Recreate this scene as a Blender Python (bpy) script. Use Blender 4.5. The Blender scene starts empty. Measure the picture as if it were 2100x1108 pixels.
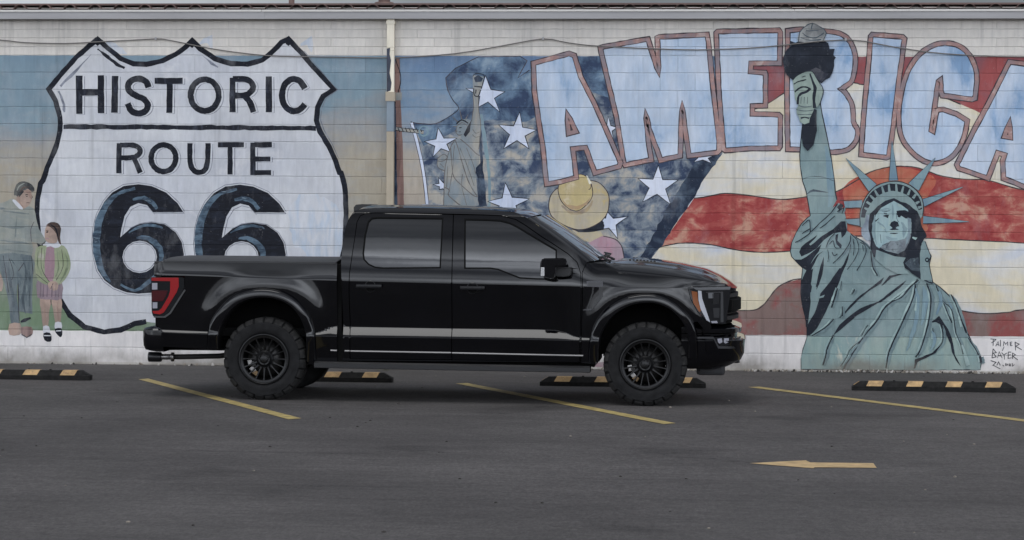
import bpy, bmesh, math, random
from mathutils import Vector, Matrix, Euler
from mathutils.geometry import tessellate_polygon, delaunay_2d_cdt
random.seed(7)
scene = bpy.context.scene
COL = scene.collection
R = math.radians

# ------------------------------------------------------------------ camera
F = 5449.5                       # focal length in photograph pixels (2100 wide)
CAM = Vector((4.4647, -25.4028, 1.8999))
YAW, PITCH, ROLL = 0.0813, 0.0240, 0.0052
WALL_Y = 5.5615
_cy, _sy, _cp, _sp = math.cos(YAW), math.sin(YAW), math.cos(PITCH), math.sin(PITCH)
FWD = Vector((-_sy*_cp, _cy*_cp, -_sp))
_rt = Vector((_cy, _sy, 0)); _up = _rt.cross(FWD)
RGT = _rt*math.cos(ROLL) + _up*math.sin(ROLL)
UPV = -_rt*math.sin(ROLL) + _up*math.cos(ROLL)
cd = bpy.data.cameras.new('camera'); cam = bpy.data.objects.new('camera', cd); COL.objects.link(cam)
cam.matrix_world = Matrix(((RGT.x, UPV.x, -FWD.x, CAM.x), (RGT.y, UPV.y, -FWD.y, CAM.y), (RGT.z, UPV.z, -FWD.z, CAM.z), (0, 0, 0, 1)))
cd.sensor_width = 36; cd.lens = 36*F/2100; cd.clip_end = 2000; cd.clip_start = .1
scene.camera = cam

# ------------------------------------------------------------------ sky, sun, exposure
SUN_EL, SUN_AZ = R(62), R(192)
w = bpy.data.worlds.new('World'); scene.world = w; w.use_nodes = True
nt = w.node_tree; nt.nodes.clear()
def N(nt, t, **k):
    n = nt.nodes.new(t)
    for a, b in k.items(): setattr(n, a, b)
    return n
out = N(nt, 'ShaderNodeOutputWorld')
sky = N(nt, 'ShaderNodeTexSky', sky_type='NISHITA', sun_disc=False, sun_elevation=SUN_EL, sun_rotation=SUN_AZ)
b1 = N(nt, 'ShaderNodeBackground'); b1.inputs[1].default_value = .1
nt.links.new(sky.outputs[0], b1.inputs[0])
tc = N(nt, 'ShaderNodeTexCoord'); sep = N(nt, 'ShaderNodeSeparateXYZ'); nt.links.new(tc.outputs['Generated'], sep.inputs[0])
mp = N(nt, 'ShaderNodeMapping'); mp.inputs['Scale'].default_value = (1.7, 1.7, 5.2); nt.links.new(tc.outputs['Generated'], mp.inputs[0])
nz = N(nt, 'ShaderNodeTexNoise'); nz.inputs['Scale'].default_value = 1.7; nz.inputs['Detail'].default_value = 7; nz.inputs['Roughness'].default_value = .52; nz.inputs['Distortion'].default_value = .8
nt.links.new(mp.outputs[0], nz.inputs['Vector'])
rp = N(nt, 'ShaderNodeValToRGB'); nt.links.new(nz.outputs['Fac'], rp.inputs[0])
rp.color_ramp.elements[0].position = .36; rp.color_ramp.elements[0].color = (.33, .35, .40, 1)
rp.color_ramp.elements[1].position = .63; rp.color_ramp.elements[1].color = (1.30, 1.37, 1.50, 1)
# overcast with a brighter clearing low in the south (behind the camera), greyer over the roof
def ramp(src, L):
    r = N(nt, 'ShaderNodeValToRGB'); nt.links.new(src, r.inputs[0]); e = r.color_ramp.elements
    e[0].position = L[0][0]; e[0].color = (L[0][1],)*3+(1,); e[1].position = L[-1][0]; e[1].color = (L[-1][1],)*3+(1,)
    for p_, v_ in L[1:-1]: q = e.new(p_); q.color = (v_,)*3+(1,)
    return r.outputs[0]
south = ramp(sep.outputs['Z'], [(0, 1.5), (.06, 2.3), (.11, 3.6), (.16, 3.7), (.21, 1.9), (.27, 1.6), (.33, 2.9), (.40, 2.4), (.47, 1.0), (.55, .66), (.68, .42), (.84, .45), (1, .5)])
north = ramp(sep.outputs['Z'], [(0, .42), (.15, .5), (.5, .55), (1, .55)])
sd = N(nt, 'ShaderNodeMapRange', interpolation_type='SMOOTHSTEP'); sd.inputs[1].default_value = .25; sd.inputs[2].default_value = -.35; nt.links.new(sep.outputs['Y'], sd.inputs[0])
em = N(nt, 'ShaderNodeMix', data_type='RGBA'); nt.links.new(sd.outputs[0], em.inputs[0]); nt.links.new(north, em.inputs[6]); nt.links.new(south, em.inputs[7])
mx = N(nt, 'ShaderNodeMix', data_type='RGBA', blend_type='MULTIPLY'); mx.inputs[0].default_value = 1
nt.links.new(rp.outputs[0], mx.inputs[6]); nt.links.new(em.outputs[2], mx.inputs[7])
b2 = N(nt, 'ShaderNodeBackground'); b2.inputs[1].default_value = 1.0; nt.links.new(mx.outputs[2], b2.inputs[0])
ms = N(nt, 'ShaderNodeMixShader'); ms.inputs[0].default_value = .86
nt.links.new(b1.outputs[0], ms.inputs[1]); nt.links.new(b2.outputs[0], ms.inputs[2]); nt.links.new(ms.outputs[0], out.inputs[0])
sl = bpy.data.lights.new('sun', 'SUN'); sl.energy = .8; sl.angle = R(26); sl.color = (1, .995, .985)
so = bpy.data.objects.new('sun', sl); COL.objects.link(so)
so.rotation_euler = (R(90)-SUN_EL, 0, R(180)-SUN_AZ)
so.location = (0, -10, 30)
scene.view_settings.view_transform = 'Standard'; scene.view_settings.look = 'None'
scene.view_settings.gamma = 1; scene.view_settings.use_curve_mapping = False
scene.view_settings.exposure = 0.0

# ------------------------------------------------------------------ helpers
def ray(px, py): return FWD + RGT*((px-1050)/F) + UPV*((554-py)/F)
def on_y(px, py, Y):
    d = ray(px, py); return CAM + d*((Y-CAM.y)/d.y)
def gz(x, y):                     # the lot drains a little towards the right in front of the wall
    t = min(1, max(0, (5.2-y)/3.5)); t = t*t*(3-2*t)
    return -.0050*max(-12, min(12, x-1.845))*t
def on_g(px, py, h=0):
    d = ray(px, py); z = h
    for _ in range(6):
        p = CAM + d*((z-CAM.z)/d.z); z = gz(p.x, p.y)+h
    return p
def srgb(c): c /= 255; return c/12.92 if c <= .04045 else ((c+.055)/1.055)**2.4
KA = 1.5                          # albedo per displayed value under this overcast light
def C(r, g, b, k=None):
    k = k or KA
    c = [srgb(v)*k*q for v, q in zip((r, g, b), (1.03, .99, .92))]; l = .3*c[0]+.5*c[1]+.2*c[2]      # chalky, sun-bleached paint
    return tuple(min(.86, v+(l-v)*.03) for v in c)+(1,)
def tag(o, label=None, cat=None, group=None, kind=None):
    for k, v in (('label', label), ('category', cat), ('group', group), ('kind', kind)):
        if v: o[k] = v
    return o
def empty(name, loc, label, cat, group=None):
    o = bpy.data.objects.new(name, None); COL.objects.link(o); o.location = loc; o.empty_display_size = .2
    return tag(o, label, cat, group)
def wloc(o):
    v = Vector((0, 0, 0))
    while o: v += o.location; o = o.parent
    return v
def obj(name, bm, mats, parent=None, pivot=None, smooth=False, angle=None):
    """bm holds world coordinates; link as ONE mesh object, re-based on its parent / pivot"""
    base = wloc(parent) if parent else Vector((0, 0, 0))
    piv = Vector(pivot) if pivot is not None else base
    bm.transform(Matrix.Translation(-piv))
    me = bpy.data.meshes.new(name)
    if smooth:
        for f in bm.faces: f.smooth = True
    bm.normal_update(); bm.to_mesh(me); bm.free()
    for m in (mats if isinstance(mats, (list, tuple)) else [mats]): me.materials.append(m)
    if angle is not None: me.set_sharp_from_angle(angle=R(angle))
    o = bpy.data.objects.new(name, me); COL.objects.link(o)
    o.location = piv-base
    if parent: o.parent = parent
    return o
def add_box(bm, x0, x1, y0, y1, z0, z1, bev=0, mi=0):
    v = [bm.verts.new((x, y, z)) for x in (x0, x1) for y in (y0, y1) for z in (z0, z1)]
    fs = [bm.faces.new([v[i] for i in q]) for q in ((0, 1, 3, 2), (4, 6, 7, 5), (0, 4, 5, 1), (2, 3, 7, 6), (0, 2, 6, 4), (1, 5, 7, 3))]
    for f in fs: f.material_index = mi
    if bev:
        es = list({e for f in fs for e in f.edges})
        r = bmesh.ops.bevel(bm, geom=es, offset=bev, segments=2, affect='EDGES', profile=.6)
        for f in r['faces']: f.material_index = mi
def add_lathe(bm, prof, n, M=Matrix.Identity(4), mi=0, close=False, smooth=True):
    """prof: (radius, axial) pairs turned round local Z"""
    rings = [[bm.verts.new(M @ Vector((r*math.cos(2*math.pi*k/n), r*math.sin(2*math.pi*k/n), a))) for k in range(n)] for r, a in prof]
    pairs = list(zip(rings, rings[1:]))+([(rings[-1], rings[0])] if close else [])
    for A, B in pairs:
        for k in range(n):
            f = bm.faces.new((A[k], A[(k+1) % n], B[(k+1) % n], B[k])); f.material_index = mi; f.smooth = smooth
def add_tube(bm, pts, r, n=8, mi=0, cap=True):
    pts = [Vector(p) for p in pts]; rings = []
    for i, p in enumerate(pts):
        t = (pts[min(i+1, len(pts)-1)]-pts[max(i-1, 0)]).normalized()
        a = t.cross(Vector((0, 0, 1)) if abs(t.z) < .9 else Vector((1, 0, 0))).normalized(); b = t.cross(a)
        rr = r[i] if isinstance(r, (list, tuple)) else r
        rings.append([bm.verts.new(p+(a*math.cos(2*math.pi*k/n)+b*math.sin(2*math.pi*k/n))*rr) for k in range(n)])
    for A, B in zip(rings, rings[1:]):
        for k in range(n):
            f = bm.faces.new((A[k], A[(k+1) % n], B[(k+1) % n], B[k])); f.smooth = True; f.material_index = mi
    if cap:
        for q in (rings[0][::-1], rings[-1]): bm.faces.new(q).material_index = mi
def add_prism(bm, poly, mi=0):
    """poly: two lists of 3-D points of one length, front and back"""
    A, B = [[bm.verts.new(p) for p in q] for q in poly]; n = len(A)
    for q, rev in ((A, 0), (B, 1)):
        for t in tessellate_polygon([[v.co for v in q]]):
            try: bm.faces.new([q[i] for i in (t if not rev else t[::-1])]).material_index = mi
            except ValueError: pass
    for k in range(n): bm.faces.new((A[k], B[k], B[(k+1) % n], A[(k+1) % n])).material_index = mi
def catmull(p, k=6, closed=False):
    n = len(p); o = []
    for i in range(n if closed else n-1):
        if closed: a, b, c, d = p[(i-1) % n], p[i], p[(i+1) % n], p[(i+2) % n]
        else: a, b, c, d = p[max(i-1, 0)], p[i], p[i+1], p[min(i+2, n-1)]
        for j in range(k):
            t = j/k
            o.append(tuple(.5*((2*b[m])+(c[m]-a[m])*t+(2*a[m]-5*b[m]+4*c[m]-d[m])*t*t+(3*b[m]-a[m]-3*c[m]+d[m])*t**3) for m in range(len(b))))
    if not closed: o.append(tuple(p[-1]))
    return o

# ------------------------------------------------------------------ materials
def mat(name, base, rough=.5, metal=0, spec=.5, ior=None, coat=0, emit=None, es=0):
    m = bpy.data.materials.new(name); m.use_nodes = True
    b = m.node_tree.nodes['Principled BSDF']
    b.inputs['Base Color'].default_value = base if len(base) == 4 else base+(1,)
    b.inputs['Roughness'].default_value = rough; b.inputs['Metallic'].default_value = metal
    b.inputs['Specular IOR Level'].default_value = spec
    if ior: b.inputs['IOR'].default_value = ior
    if coat: b.inputs['Coat Weight'].default_value = coat; b.inputs['Coat Roughness'].default_value = .02
    return m
def noisy(m, scale, lo, hi, bump=0, bscale=None, rough=None, stretch=None):
    """break the flat colour (and the gloss) up with noise in object space"""
    nt = m.node_tree; b = nt.nodes['Principled BSDF']; base = tuple(b.inputs['Base Color'].default_value)
    tc = N(nt, 'ShaderNodeNewGeometry'); src = tc.outputs['Position']
    if stretch:
        mp = N(nt, 'ShaderNodeMapping'); mp.inputs['Scale'].default_value = stretch; nt.links.new(src, mp.inputs[0]); src = mp.outputs[0]
    nz = N(nt, 'ShaderNodeTexNoise'); nz.inputs['Scale'].default_value = scale; nz.inputs['Detail'].default_value = 6
    nt.links.new(src, nz.inputs['Vector'])
    mr = N(nt, 'ShaderNodeMapRange'); mr.inputs[1].default_value = .3; mr.inputs[2].default_value = .7; mr.inputs[3].default_value = lo; mr.inputs[4].default_value = hi
    nt.links.new(nz.outputs['Fac'], mr.inputs[0])
    mx = N(nt, 'ShaderNodeMix', data_type='RGBA', blend_type='MULTIPLY'); mx.inputs[0].default_value = 1
    mx.inputs[6].default_value = base; nt.links.new(mr.outputs[0], mx.inputs[7]); nt.links.new(mx.outputs[2], b.inputs['Base Color'])
    if rough:
        m2 = N(nt, 'ShaderNodeMapRange'); m2.inputs[1].default_value = .3; m2.inputs[2].default_value = .7; m2.inputs[3].default_value = rough[0]; m2.inputs[4].default_value = rough[1]
        nt.links.new(nz.outputs['Fac'], m2.inputs[0]); nt.links.new(m2.outputs[0], b.inputs['Roughness'])
    if bump:
        n2 = N(nt, 'ShaderNodeTexNoise'); n2.inputs['Scale'].default_value = bscale or scale*3; n2.inputs['Detail'].default_value = 4; nt.links.new(src, n2.inputs['Vector'])
        bp = N(nt, 'ShaderNodeBump'); bp.inputs['Strength'].default_value = .6; bp.inputs['Distance'].default_value = bump
        nt.links.new(n2.outputs['Fac'], bp.inputs['Height']); nt.links.new(bp.outputs[0], b.inputs['Normal'])
    return m

# the painted concrete-block surface, shared by bare wall and mural: joints, block relief, brushy variation
g = bpy.data.node_groups.new('painted_block', 'ShaderNodeTree')
g.interface.new_socket('Color', in_out='INPUT', socket_type='NodeSocketColor')
g.interface.new_socket('Rough', in_out='INPUT', socket_type='NodeSocketFloat')
g.interface.new_socket('Shader', in_out='OUTPUT', socket_type='NodeSocketShader')
gi, go = N(g, 'NodeGroupInput'), N(g, 'NodeGroupOutput')
def M_(op, a, b=None, c=None, clamp=False, nt=g):
    n = N(nt, 'ShaderNodeMath', operation=op); n.use_clamp = clamp
    for i, v in enumerate((a, b, c)):
        if v is None: continue
        if isinstance(v, (int, float)): n.inputs[i].default_value = v
        else: nt.links.new(v, n.inputs[i])
    return n.outputs[0]
geo = N(g, 'ShaderNodeNewGeometry'); sp = N(g, 'ShaderNodeSeparateXYZ'); g.links.new(geo.outputs['Position'], sp.inputs[0])
wob = N(g, 'ShaderNodeTexNoise'); wob.inputs['Scale'].default_value = 5; wob.inputs['Detail'].default_value = 3; g.links.new(geo.outputs['Position'], wob.inputs['Vector'])
wz = M_('MULTIPLY_ADD', wob.outputs['Fac'], .012, -.006)
X = M_('ADD', sp.outputs['X'], wz); Zz = M_('ADD', sp.outputs['Z'], wz)
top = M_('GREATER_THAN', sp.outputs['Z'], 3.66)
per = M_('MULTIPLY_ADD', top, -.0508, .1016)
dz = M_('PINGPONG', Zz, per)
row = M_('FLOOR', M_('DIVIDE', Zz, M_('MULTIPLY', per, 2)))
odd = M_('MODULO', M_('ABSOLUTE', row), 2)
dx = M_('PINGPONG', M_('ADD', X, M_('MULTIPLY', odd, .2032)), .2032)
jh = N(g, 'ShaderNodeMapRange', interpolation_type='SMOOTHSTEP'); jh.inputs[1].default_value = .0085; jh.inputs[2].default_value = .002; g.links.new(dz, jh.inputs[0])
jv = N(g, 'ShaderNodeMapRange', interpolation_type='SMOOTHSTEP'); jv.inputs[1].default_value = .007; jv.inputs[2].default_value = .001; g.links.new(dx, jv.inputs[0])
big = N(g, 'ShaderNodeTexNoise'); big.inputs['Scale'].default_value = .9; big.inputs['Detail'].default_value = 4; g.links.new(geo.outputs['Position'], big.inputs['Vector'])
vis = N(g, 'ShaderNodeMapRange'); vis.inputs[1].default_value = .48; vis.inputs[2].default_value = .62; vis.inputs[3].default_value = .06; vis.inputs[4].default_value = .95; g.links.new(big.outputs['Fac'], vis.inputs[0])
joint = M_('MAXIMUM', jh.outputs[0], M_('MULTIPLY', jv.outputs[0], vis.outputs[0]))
fine = N(g, 'ShaderNodeTexNoise'); fine.inputs['Scale'].default_value = 70; fine.inputs['Detail'].default_value = 5; g.links.new(geo.outputs['Position'], fine.inputs['Vector'])
mst = N(g, 'ShaderNodeMapping'); mst.inputs['Scale'].default_value = (9, 1, 2.2); g.links.new(geo.outputs['Position'], mst.inputs[0])
br = N(g, 'ShaderNodeTexNoise'); br.inputs['Scale'].default_value = 2.2; br.inputs['Detail'].default_value = 7; br.inputs['Roughness'].default_value = .65; g.links.new(mst.outputs[0], br.inputs['Vector'])
h = M_('ADD', M_('MULTIPLY', M_('MULTIPLY', joint, M_('MULTIPLY_ADD', br.outputs['Fac'], 1.9, -.25, clamp=True)), -.9), M_('ADD', M_('MULTIPLY', fine.outputs['Fac'], .22), M_('MULTIPLY', br.outputs['Fac'], .10)))
bp = N(g, 'ShaderNodeBump'); bp.inputs['Strength'].default_value = .9; bp.inputs['Distance'].default_value = .007; g.links.new(h, bp.inputs['Height'])
# each block takes the paint a little differently
cx_ = M_('FLOOR', M_('DIVIDE', M_('ADD', X, M_('MULTIPLY', odd, .2032)), .4064))
cmb = N(g, 'ShaderNodeCombineXYZ'); g.links.new(cx_, cmb.inputs[0]); g.links.new(row, cmb.inputs[1])
wn = N(g, 'ShaderNodeTexWhiteNoise', noise_dimensions='3D'); g.links.new(cmb.outputs[0], wn.inputs['Vector'])
v1 = M_('MULTIPLY_ADD', wn.outputs['Value'], .10, .95)
v2 = M_('MULTIPLY_ADD', br.outputs['Fac'], .42, .79)
v3 = M_('MULTIPLY_ADD', big.outputs['Fac'], .24, .88)
groove_shade = M_('MULTIPLY_ADD', M_('MULTIPLY', joint, M_('MULTIPLY_ADD', br.outputs['Fac'], 1.6, -.3, clamp=True)), -.22, 1)  # shading of the mortar grooves, darkened into the paint colour along the joints
def nz_(scale, st, det=5, ro=.6):
    mq = N(g, 'ShaderNodeMapping'); mq.inputs['Scale'].default_value = st; g.links.new(geo.outputs['Position'], mq.inputs[0])
    nn = N(g, 'ShaderNodeTexNoise'); nn.inputs['Scale'].default_value = scale; nn.inputs['Detail'].default_value = det; nn.inputs['Roughness'].default_value = ro; g.links.new(mq.outputs[0], nn.inputs['Vector']); return nn.outputs['Fac']
def mr_(src, a, b, c, d):
    nn = N(g, 'ShaderNodeMapRange'); g.links.new(src, nn.inputs[0])
    for k, q in enumerate((a, b, c, d)): nn.inputs[k+1].default_value = q
    return nn.outputs[0]
drip = mr_(nz_(1.0, (11, 1, .45), 4), .58, .70, 1, .84)          # rain streaks below the eave
vv = M_('MULTIPLY', M_('MULTIPLY', M_('MULTIPLY', v1, v2), M_('MULTIPLY', v3, groove_shade)), drip)
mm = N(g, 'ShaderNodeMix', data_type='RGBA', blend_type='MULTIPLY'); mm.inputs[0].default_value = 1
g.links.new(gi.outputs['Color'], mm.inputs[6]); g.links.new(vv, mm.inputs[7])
chip = M_('MAXIMUM', mr_(nz_(26, (1, 1, 1.3), 6, .7), .64, .70, 0, .36), mr_(nz_(2.6, (1.3, 1, .7), 8, .68), .54, .72, 0, .20))   # flaked and sun-bleached spots
mf = N(g, 'ShaderNodeMix', data_type='RGBA'); g.links.new(chip, mf.inputs[0]); g.links.new(mm.outputs[2], mf.inputs[6]); mf.inputs[7].default_value = (.46, .46, .47, 1)
splash = M_('MULTIPLY', mr_(M_('ADD', sp.outputs['Z'], M_('MULTIPLY', nz_(3.2, (1, 1, .6), 6, .7), -.34)), -.10, .03, .75, 0), mr_(nz_(1.2, (1, 1, 1)), .40, .60, .25, 1))   # dirt splashed up from the lot
mg = N(g, 'ShaderNodeMix', data_type='RGBA'); g.links.new(splash, mg.inputs[0]); g.links.new(mf.outputs[2], mg.inputs[6]); mg.inputs[7].default_value = (.20, .18, .15, 1)
bs = N(g, 'ShaderNodeBsdfPrincipled'); bs.inputs['Specular IOR Level'].default_value = .25
g.links.new(mg.outputs[2], bs.inputs['Base Color']); g.links.new(gi.outputs['Rough'], bs.inputs['Roughness']); g.links.new(bp.outputs[0], bs.inputs['Normal'])
g.links.new(bs.outputs[0], go.inputs[0])
BLOCK = g
def paint(name, c1, c2=None, scale=2.0, lo=.42, hi=.60, stretch=(1, 1, 1), c3=None, rough=.75, detail=6):
    """mural paint: c1 dabbed over with c2 (and a third tone) in noise patches"""
    m = bpy.data.materials.new(name); m.use_nodes = True; nt = m.node_tree; nt.nodes.clear()
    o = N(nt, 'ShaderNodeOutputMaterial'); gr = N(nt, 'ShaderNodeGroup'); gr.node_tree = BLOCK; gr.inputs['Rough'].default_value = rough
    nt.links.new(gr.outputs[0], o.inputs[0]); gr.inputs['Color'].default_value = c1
    if c2:
        ge = N(nt, 'ShaderNodeNewGeometry'); mp = N(nt, 'ShaderNodeMapping'); mp.inputs['Scale'].default_value = stretch; nt.links.new(ge.outputs['Position'], mp.inputs[0])
        nz = N(nt, 'ShaderNodeTexNoise'); nz.inputs['Scale'].default_value = scale; nz.inputs['Detail'].default_value = detail; nz.inputs['Roughness'].default_value = .62; nz.inputs['Distortion'].default_value = .4
        nt.links.new(mp.outputs[0], nz.inputs['Vector'])
        rp = N(nt, 'ShaderNodeValToRGB'); nt.links.new(nz.outputs['Fac'], rp.inputs[0])
        e = rp.color_ramp.elements; e[0].position = lo; e[0].color = c1; e[1].position = hi; e[1].color = c2
        if c3: q = e.new(min(.98, hi+.10)); q.color = c3
        nt.links.new(rp.outputs[0], gr.inputs['Color'])
    return m

def worn(m, under, lo=.50, hi=.60, scale=16):
    nt = m.node_tree; b = nt.nodes['Principled BSDF']; src = b.inputs['Base Color'].links[0].from_socket
    ge = N(nt, 'ShaderNodeNewGeometry'); fac = []
    for sc, st in ((scale, (1, 1.6, 1)), (scale*6, (1, 1, 1))):
        mp = N(nt, 'ShaderNodeMapping'); mp.inputs['Scale'].default_value = st; nt.links.new(ge.outputs['Position'], mp.inputs[0])
        n = N(nt, 'ShaderNodeTexNoise'); n.inputs['Scale'].default_value = sc; n.inputs['Detail'].default_value = 6; n.inputs['Roughness'].default_value = .7; nt.links.new(mp.outputs[0], n.inputs['Vector']); fac.append(n.outputs['Fac'])
    f = M_('MULTIPLY_ADD', fac[1], .55, M_('MULTIPLY', fac[0], .6, nt=nt), nt=nt)
    mr = N(nt, 'ShaderNodeMapRange'); mr.inputs[1].default_value = lo+.07; mr.inputs[2].default_value = hi+.10; nt.links.new(f, mr.inputs[0])
    mx = N(nt, 'ShaderNodeMix', data_type='RGBA'); nt.links.new(mr.outputs[0], mx.inputs[0]); nt.links.new(src, mx.inputs[6]); mx.inputs[7].default_value = under
    nt.links.new(mx.outputs[2], b.inputs['Base Color']); return m
# ================================================================== ground
asph = bpy.data.materials.new('asphalt'); asph.use_nodes = True
nt = asph.node_tree; b = nt.nodes['Principled BSDF']
ge = N(nt, 'ShaderNodeNewGeometry')
def noise(nt, src, scale, detail=5, stretch=None, rough=.6):
    if stretch:
        mp = N(nt, 'ShaderNodeMapping'); mp.inputs['Scale'].default_value = stretch; nt.links.new(src, mp.inputs[0]); src = mp.outputs[0]
    n = N(nt, 'ShaderNodeTexNoise'); n.inputs['Scale'].default_value = scale; n.inputs['Detail'].default_value = detail; n.inputs['Roughness'].default_value = rough
    nt.links.new(src, n.inputs['Vector']); return n.outputs['Fac']
P = ge.outputs['Position']
grain = noise(nt, P, 70, 4, None, .75); grit = noise(nt, P, 120, 2)
streak = noise(nt, P, 1.0, 9, (.22, 3.0, 1), .68); patch = noise(nt, P, .42, 4); seam = noise(nt, P, 1.6, 5, (.12, 1.6, 1), .5)
def MM(op, a, b=None, c=None): return M_(op, a, b, c, nt=nt)
mot = noise(nt, P, 9, 6, (.7, 1, 1), .7); agg = noise(nt, P, 34, 3, (1, .35, 1), .7)
v = MM('MULTIPLY', MM('MULTIPLY_ADD', grain, 1.7, .15), MM('MULTIPLY_ADD', streak, .62, .69))
v = MM('MULTIPLY', v, MM('MULTIPLY_ADD', patch, 1.4, .30)); v = MM('MULTIPLY', v, MM('MULTIPLY_ADD', mot, .8, .60)); v = MM('MULTIPLY', v, MM('MULTIPLY_ADD', agg, 1.1, .45))
def mrange(src, a, b_, c, d):
    n = N(nt, 'ShaderNodeMapRange'); nt.links.new(src, n.inputs[0])
    for k, q in enumerate((a, b_, c, d)): n.inputs[k+1].default_value = q
    return n.outputs[0]
v = MM('ADD', v, mrange(grit, .66, .74, 0, 1.1))                       # bare light stones
v = MM('MULTIPLY', v, mrange(seam, .60, .70, 1, .80))
oil = noise(nt, P, .55, 3, (1, 1, 1), .5); v = MM('MULTIPLY', v, mrange(oil, .60, .68, 1, .74))   # old oil stains
wp = N(nt, 'ShaderNodeMapping'); wp.inputs['Scale'].default_value = (.16, .42, 1); nt.links.new(P, wp.inputs[0])
wn_ = N(nt, 'ShaderNodeTexNoise'); wn_.inputs['Scale'].default_value = 3; wn_.inputs['Detail'].default_value = 6; nt.links.new(P, wn_.inputs['Vector'])
wa = N(nt, 'ShaderNodeVectorMath', operation='MULTIPLY_ADD'); wa.inputs[1].default_value = (.22,)*3; nt.links.new(wn_.outputs['Color'], wa.inputs[0]); nt.links.new(wp.outputs[0], wa.inputs[2])
vo = N(nt, 'ShaderNodeTexVoronoi', feature='DISTANCE_TO_EDGE'); vo.inputs['Scale'].default_value = 1.0; nt.links.new(wa.outputs[0], vo.inputs['Vector'])
ck = mrange(vo.outputs['Distance'], .0015, .006, 1, 0); ckm = mrange(noise(nt, P, .5, 4), .54, .62, 0, .35)
v = MM('MULTIPLY', v, MM('SUBTRACT', 1.0, MM('MULTIPLY', ck, ckm)))    # hairline cracks
mc = N(nt, 'ShaderNodeMix', data_type='RGBA', blend_type='MULTIPLY'); mc.inputs[0].default_value = 1; mc.inputs[6].default_value = (.085, .0785, .0755, 1)
nt.links.new(v, mc.inputs[7]); nt.links.new(mc.outputs[2], b.inputs['Base Color'])
b.inputs['Roughness'].default_value = .82; b.inputs['Specular IOR Level'].default_value = .3
bp = N(nt, 'ShaderNodeBump'); bp.inputs['Strength'].default_value = .7; bp.inputs['Distance'].default_value = .006
nt.links.new(MM('ADD', grain, MM('MULTIPLY', grit, .6)), bp.inputs['Height']); nt.links.new(bp.outputs[0], b.inputs['Normal'])
bm = bmesh.new()
xs = [-400, -120, -50, -25, -14]+[-10.2+i*.8 for i in range(31)]+[18, 30, 60, 140, 400]
ys = [-400, -120, -60, -40, -28]+[-24+i*1.2 for i in range(21)]+[1.7+i*.5 for i in range(8)]+[5.7, 9, 40, 120, 400]
gr = [[bm.verts.new((x, y, gz(x, y))) for x in xs] for y in ys]
for j in range(len(ys)-1):
    for i in range(len(xs)-1): bm.faces.new((gr[j][i], gr[j][i+1], gr[j+1][i+1], gr[j+1][i])).smooth = True
tag(obj('ground', bm, asph), kind='structure')

# painted markings, 4 mm sheets following the lot
ym = mat('marking_paint', (.52, .40, .15), .7); noisy(ym, 9, .55, 1.15, bump=.002, bscale=90); worn(ym, (.075, .07, .062, 1), .54, .66)
oc = mat('arrow_paint', (.62, .43, .21), .7); noisy(oc, 11, .68, 1.1, bump=.002, bscale=90); worn(oc, (.12, .10, .075, 1), .58, .70)
def sheet(name, quad_px, m, label, cat, group=None, nseg=14):
    """quad_px: two long edges (lists of pixels) resampled together"""
    bm = bmesh.new(); A, B = quad_px
    def samp(L, t):
        t *= len(L)-1; i = min(int(t), len(L)-2); f = t-i
        return (L[i][0]*(1-f)+L[i+1][0]*f, L[i][1]*(1-f)+L[i+1][1]*f)
    rows = []
    for k in range(nseg+1):
        a, c = samp(A, k/nseg), samp(B, k/nseg); pa, pc = on_g(*a, h=.004), on_g(*c, h=.004)
        j = random.uniform(-.006, .006); pa.y += j; pc.y += j*.5+random.uniform(-.005, .005)
        rows.append((bm.verts.new(pa), bm.verts.new(pc)))
    for (a, c), (d, e) in zip(rows, rows[1:]):
        f = bm.faces.new((a, c, e, d))
        if f.normal.z < 0: f.normal_flip()
    bmesh.ops.recalc_face_normals(bm, faces=bm.faces)
    return tag(obj(name, bm, m), label, cat, group)
G = 'yellow parking lines on the asphalt'
def line(a0, a1, b0, b1, label):
    sheet('parking_line', ([a0, a1], [b0, b1]), ym, label, 'parking line', G)
line((284, 778), (592, 860), (304, 776.5), (618, 858), 'yellow parking line slanting past the rear wheel of the pickup')
line((934, 786.5), (1362, 870), (958, 785.5), (1386, 868), 'yellow parking line running out from beneath the middle of the pickup')
line((1534, 794), (2330, 893), (1556, 793), (2352, 891), 'long thin yellow parking line right of the pickup nose')
# arrow on the lane
arrow = [(1537, 950), (1652, 944), (1662, 948.5), (1791, 950), (1798, 959.5), (1671, 958.5), (1668, 960.5)]
bm = bmesh.new()
bm.faces.new([bm.verts.new(on_g(x, y, .004)) for x, y in arrow][::-1]); bmesh.ops.recalc_face_normals(bm, faces=bm.faces)
for f in bm.faces:
    if f.normal.z < 0: f.normal_flip()
tag(obj('lane_arrow', bm, oc), 'pale yellow arrow painted on the lane, pointing left', 'arrow marking')
# ================================================================== the block building with its mural
bld = empty('block_building', (1.8, WALL_Y, 0), 'long painted concrete block building with a huge roadside mural across its wall', 'building')
ZB = .4064; ZM = 3.6576           # bottom and top of the painted picture: block joints 2 and 18
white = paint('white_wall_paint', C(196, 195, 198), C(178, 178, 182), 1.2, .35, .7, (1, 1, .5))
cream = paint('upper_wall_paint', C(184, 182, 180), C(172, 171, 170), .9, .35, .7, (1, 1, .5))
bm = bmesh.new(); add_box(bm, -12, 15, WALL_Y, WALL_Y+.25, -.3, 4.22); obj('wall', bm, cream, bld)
def V2(L, o=(0, 0), s=1): return [(o[0]+x/s, o[1]+y/s) for x, y in L]
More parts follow.
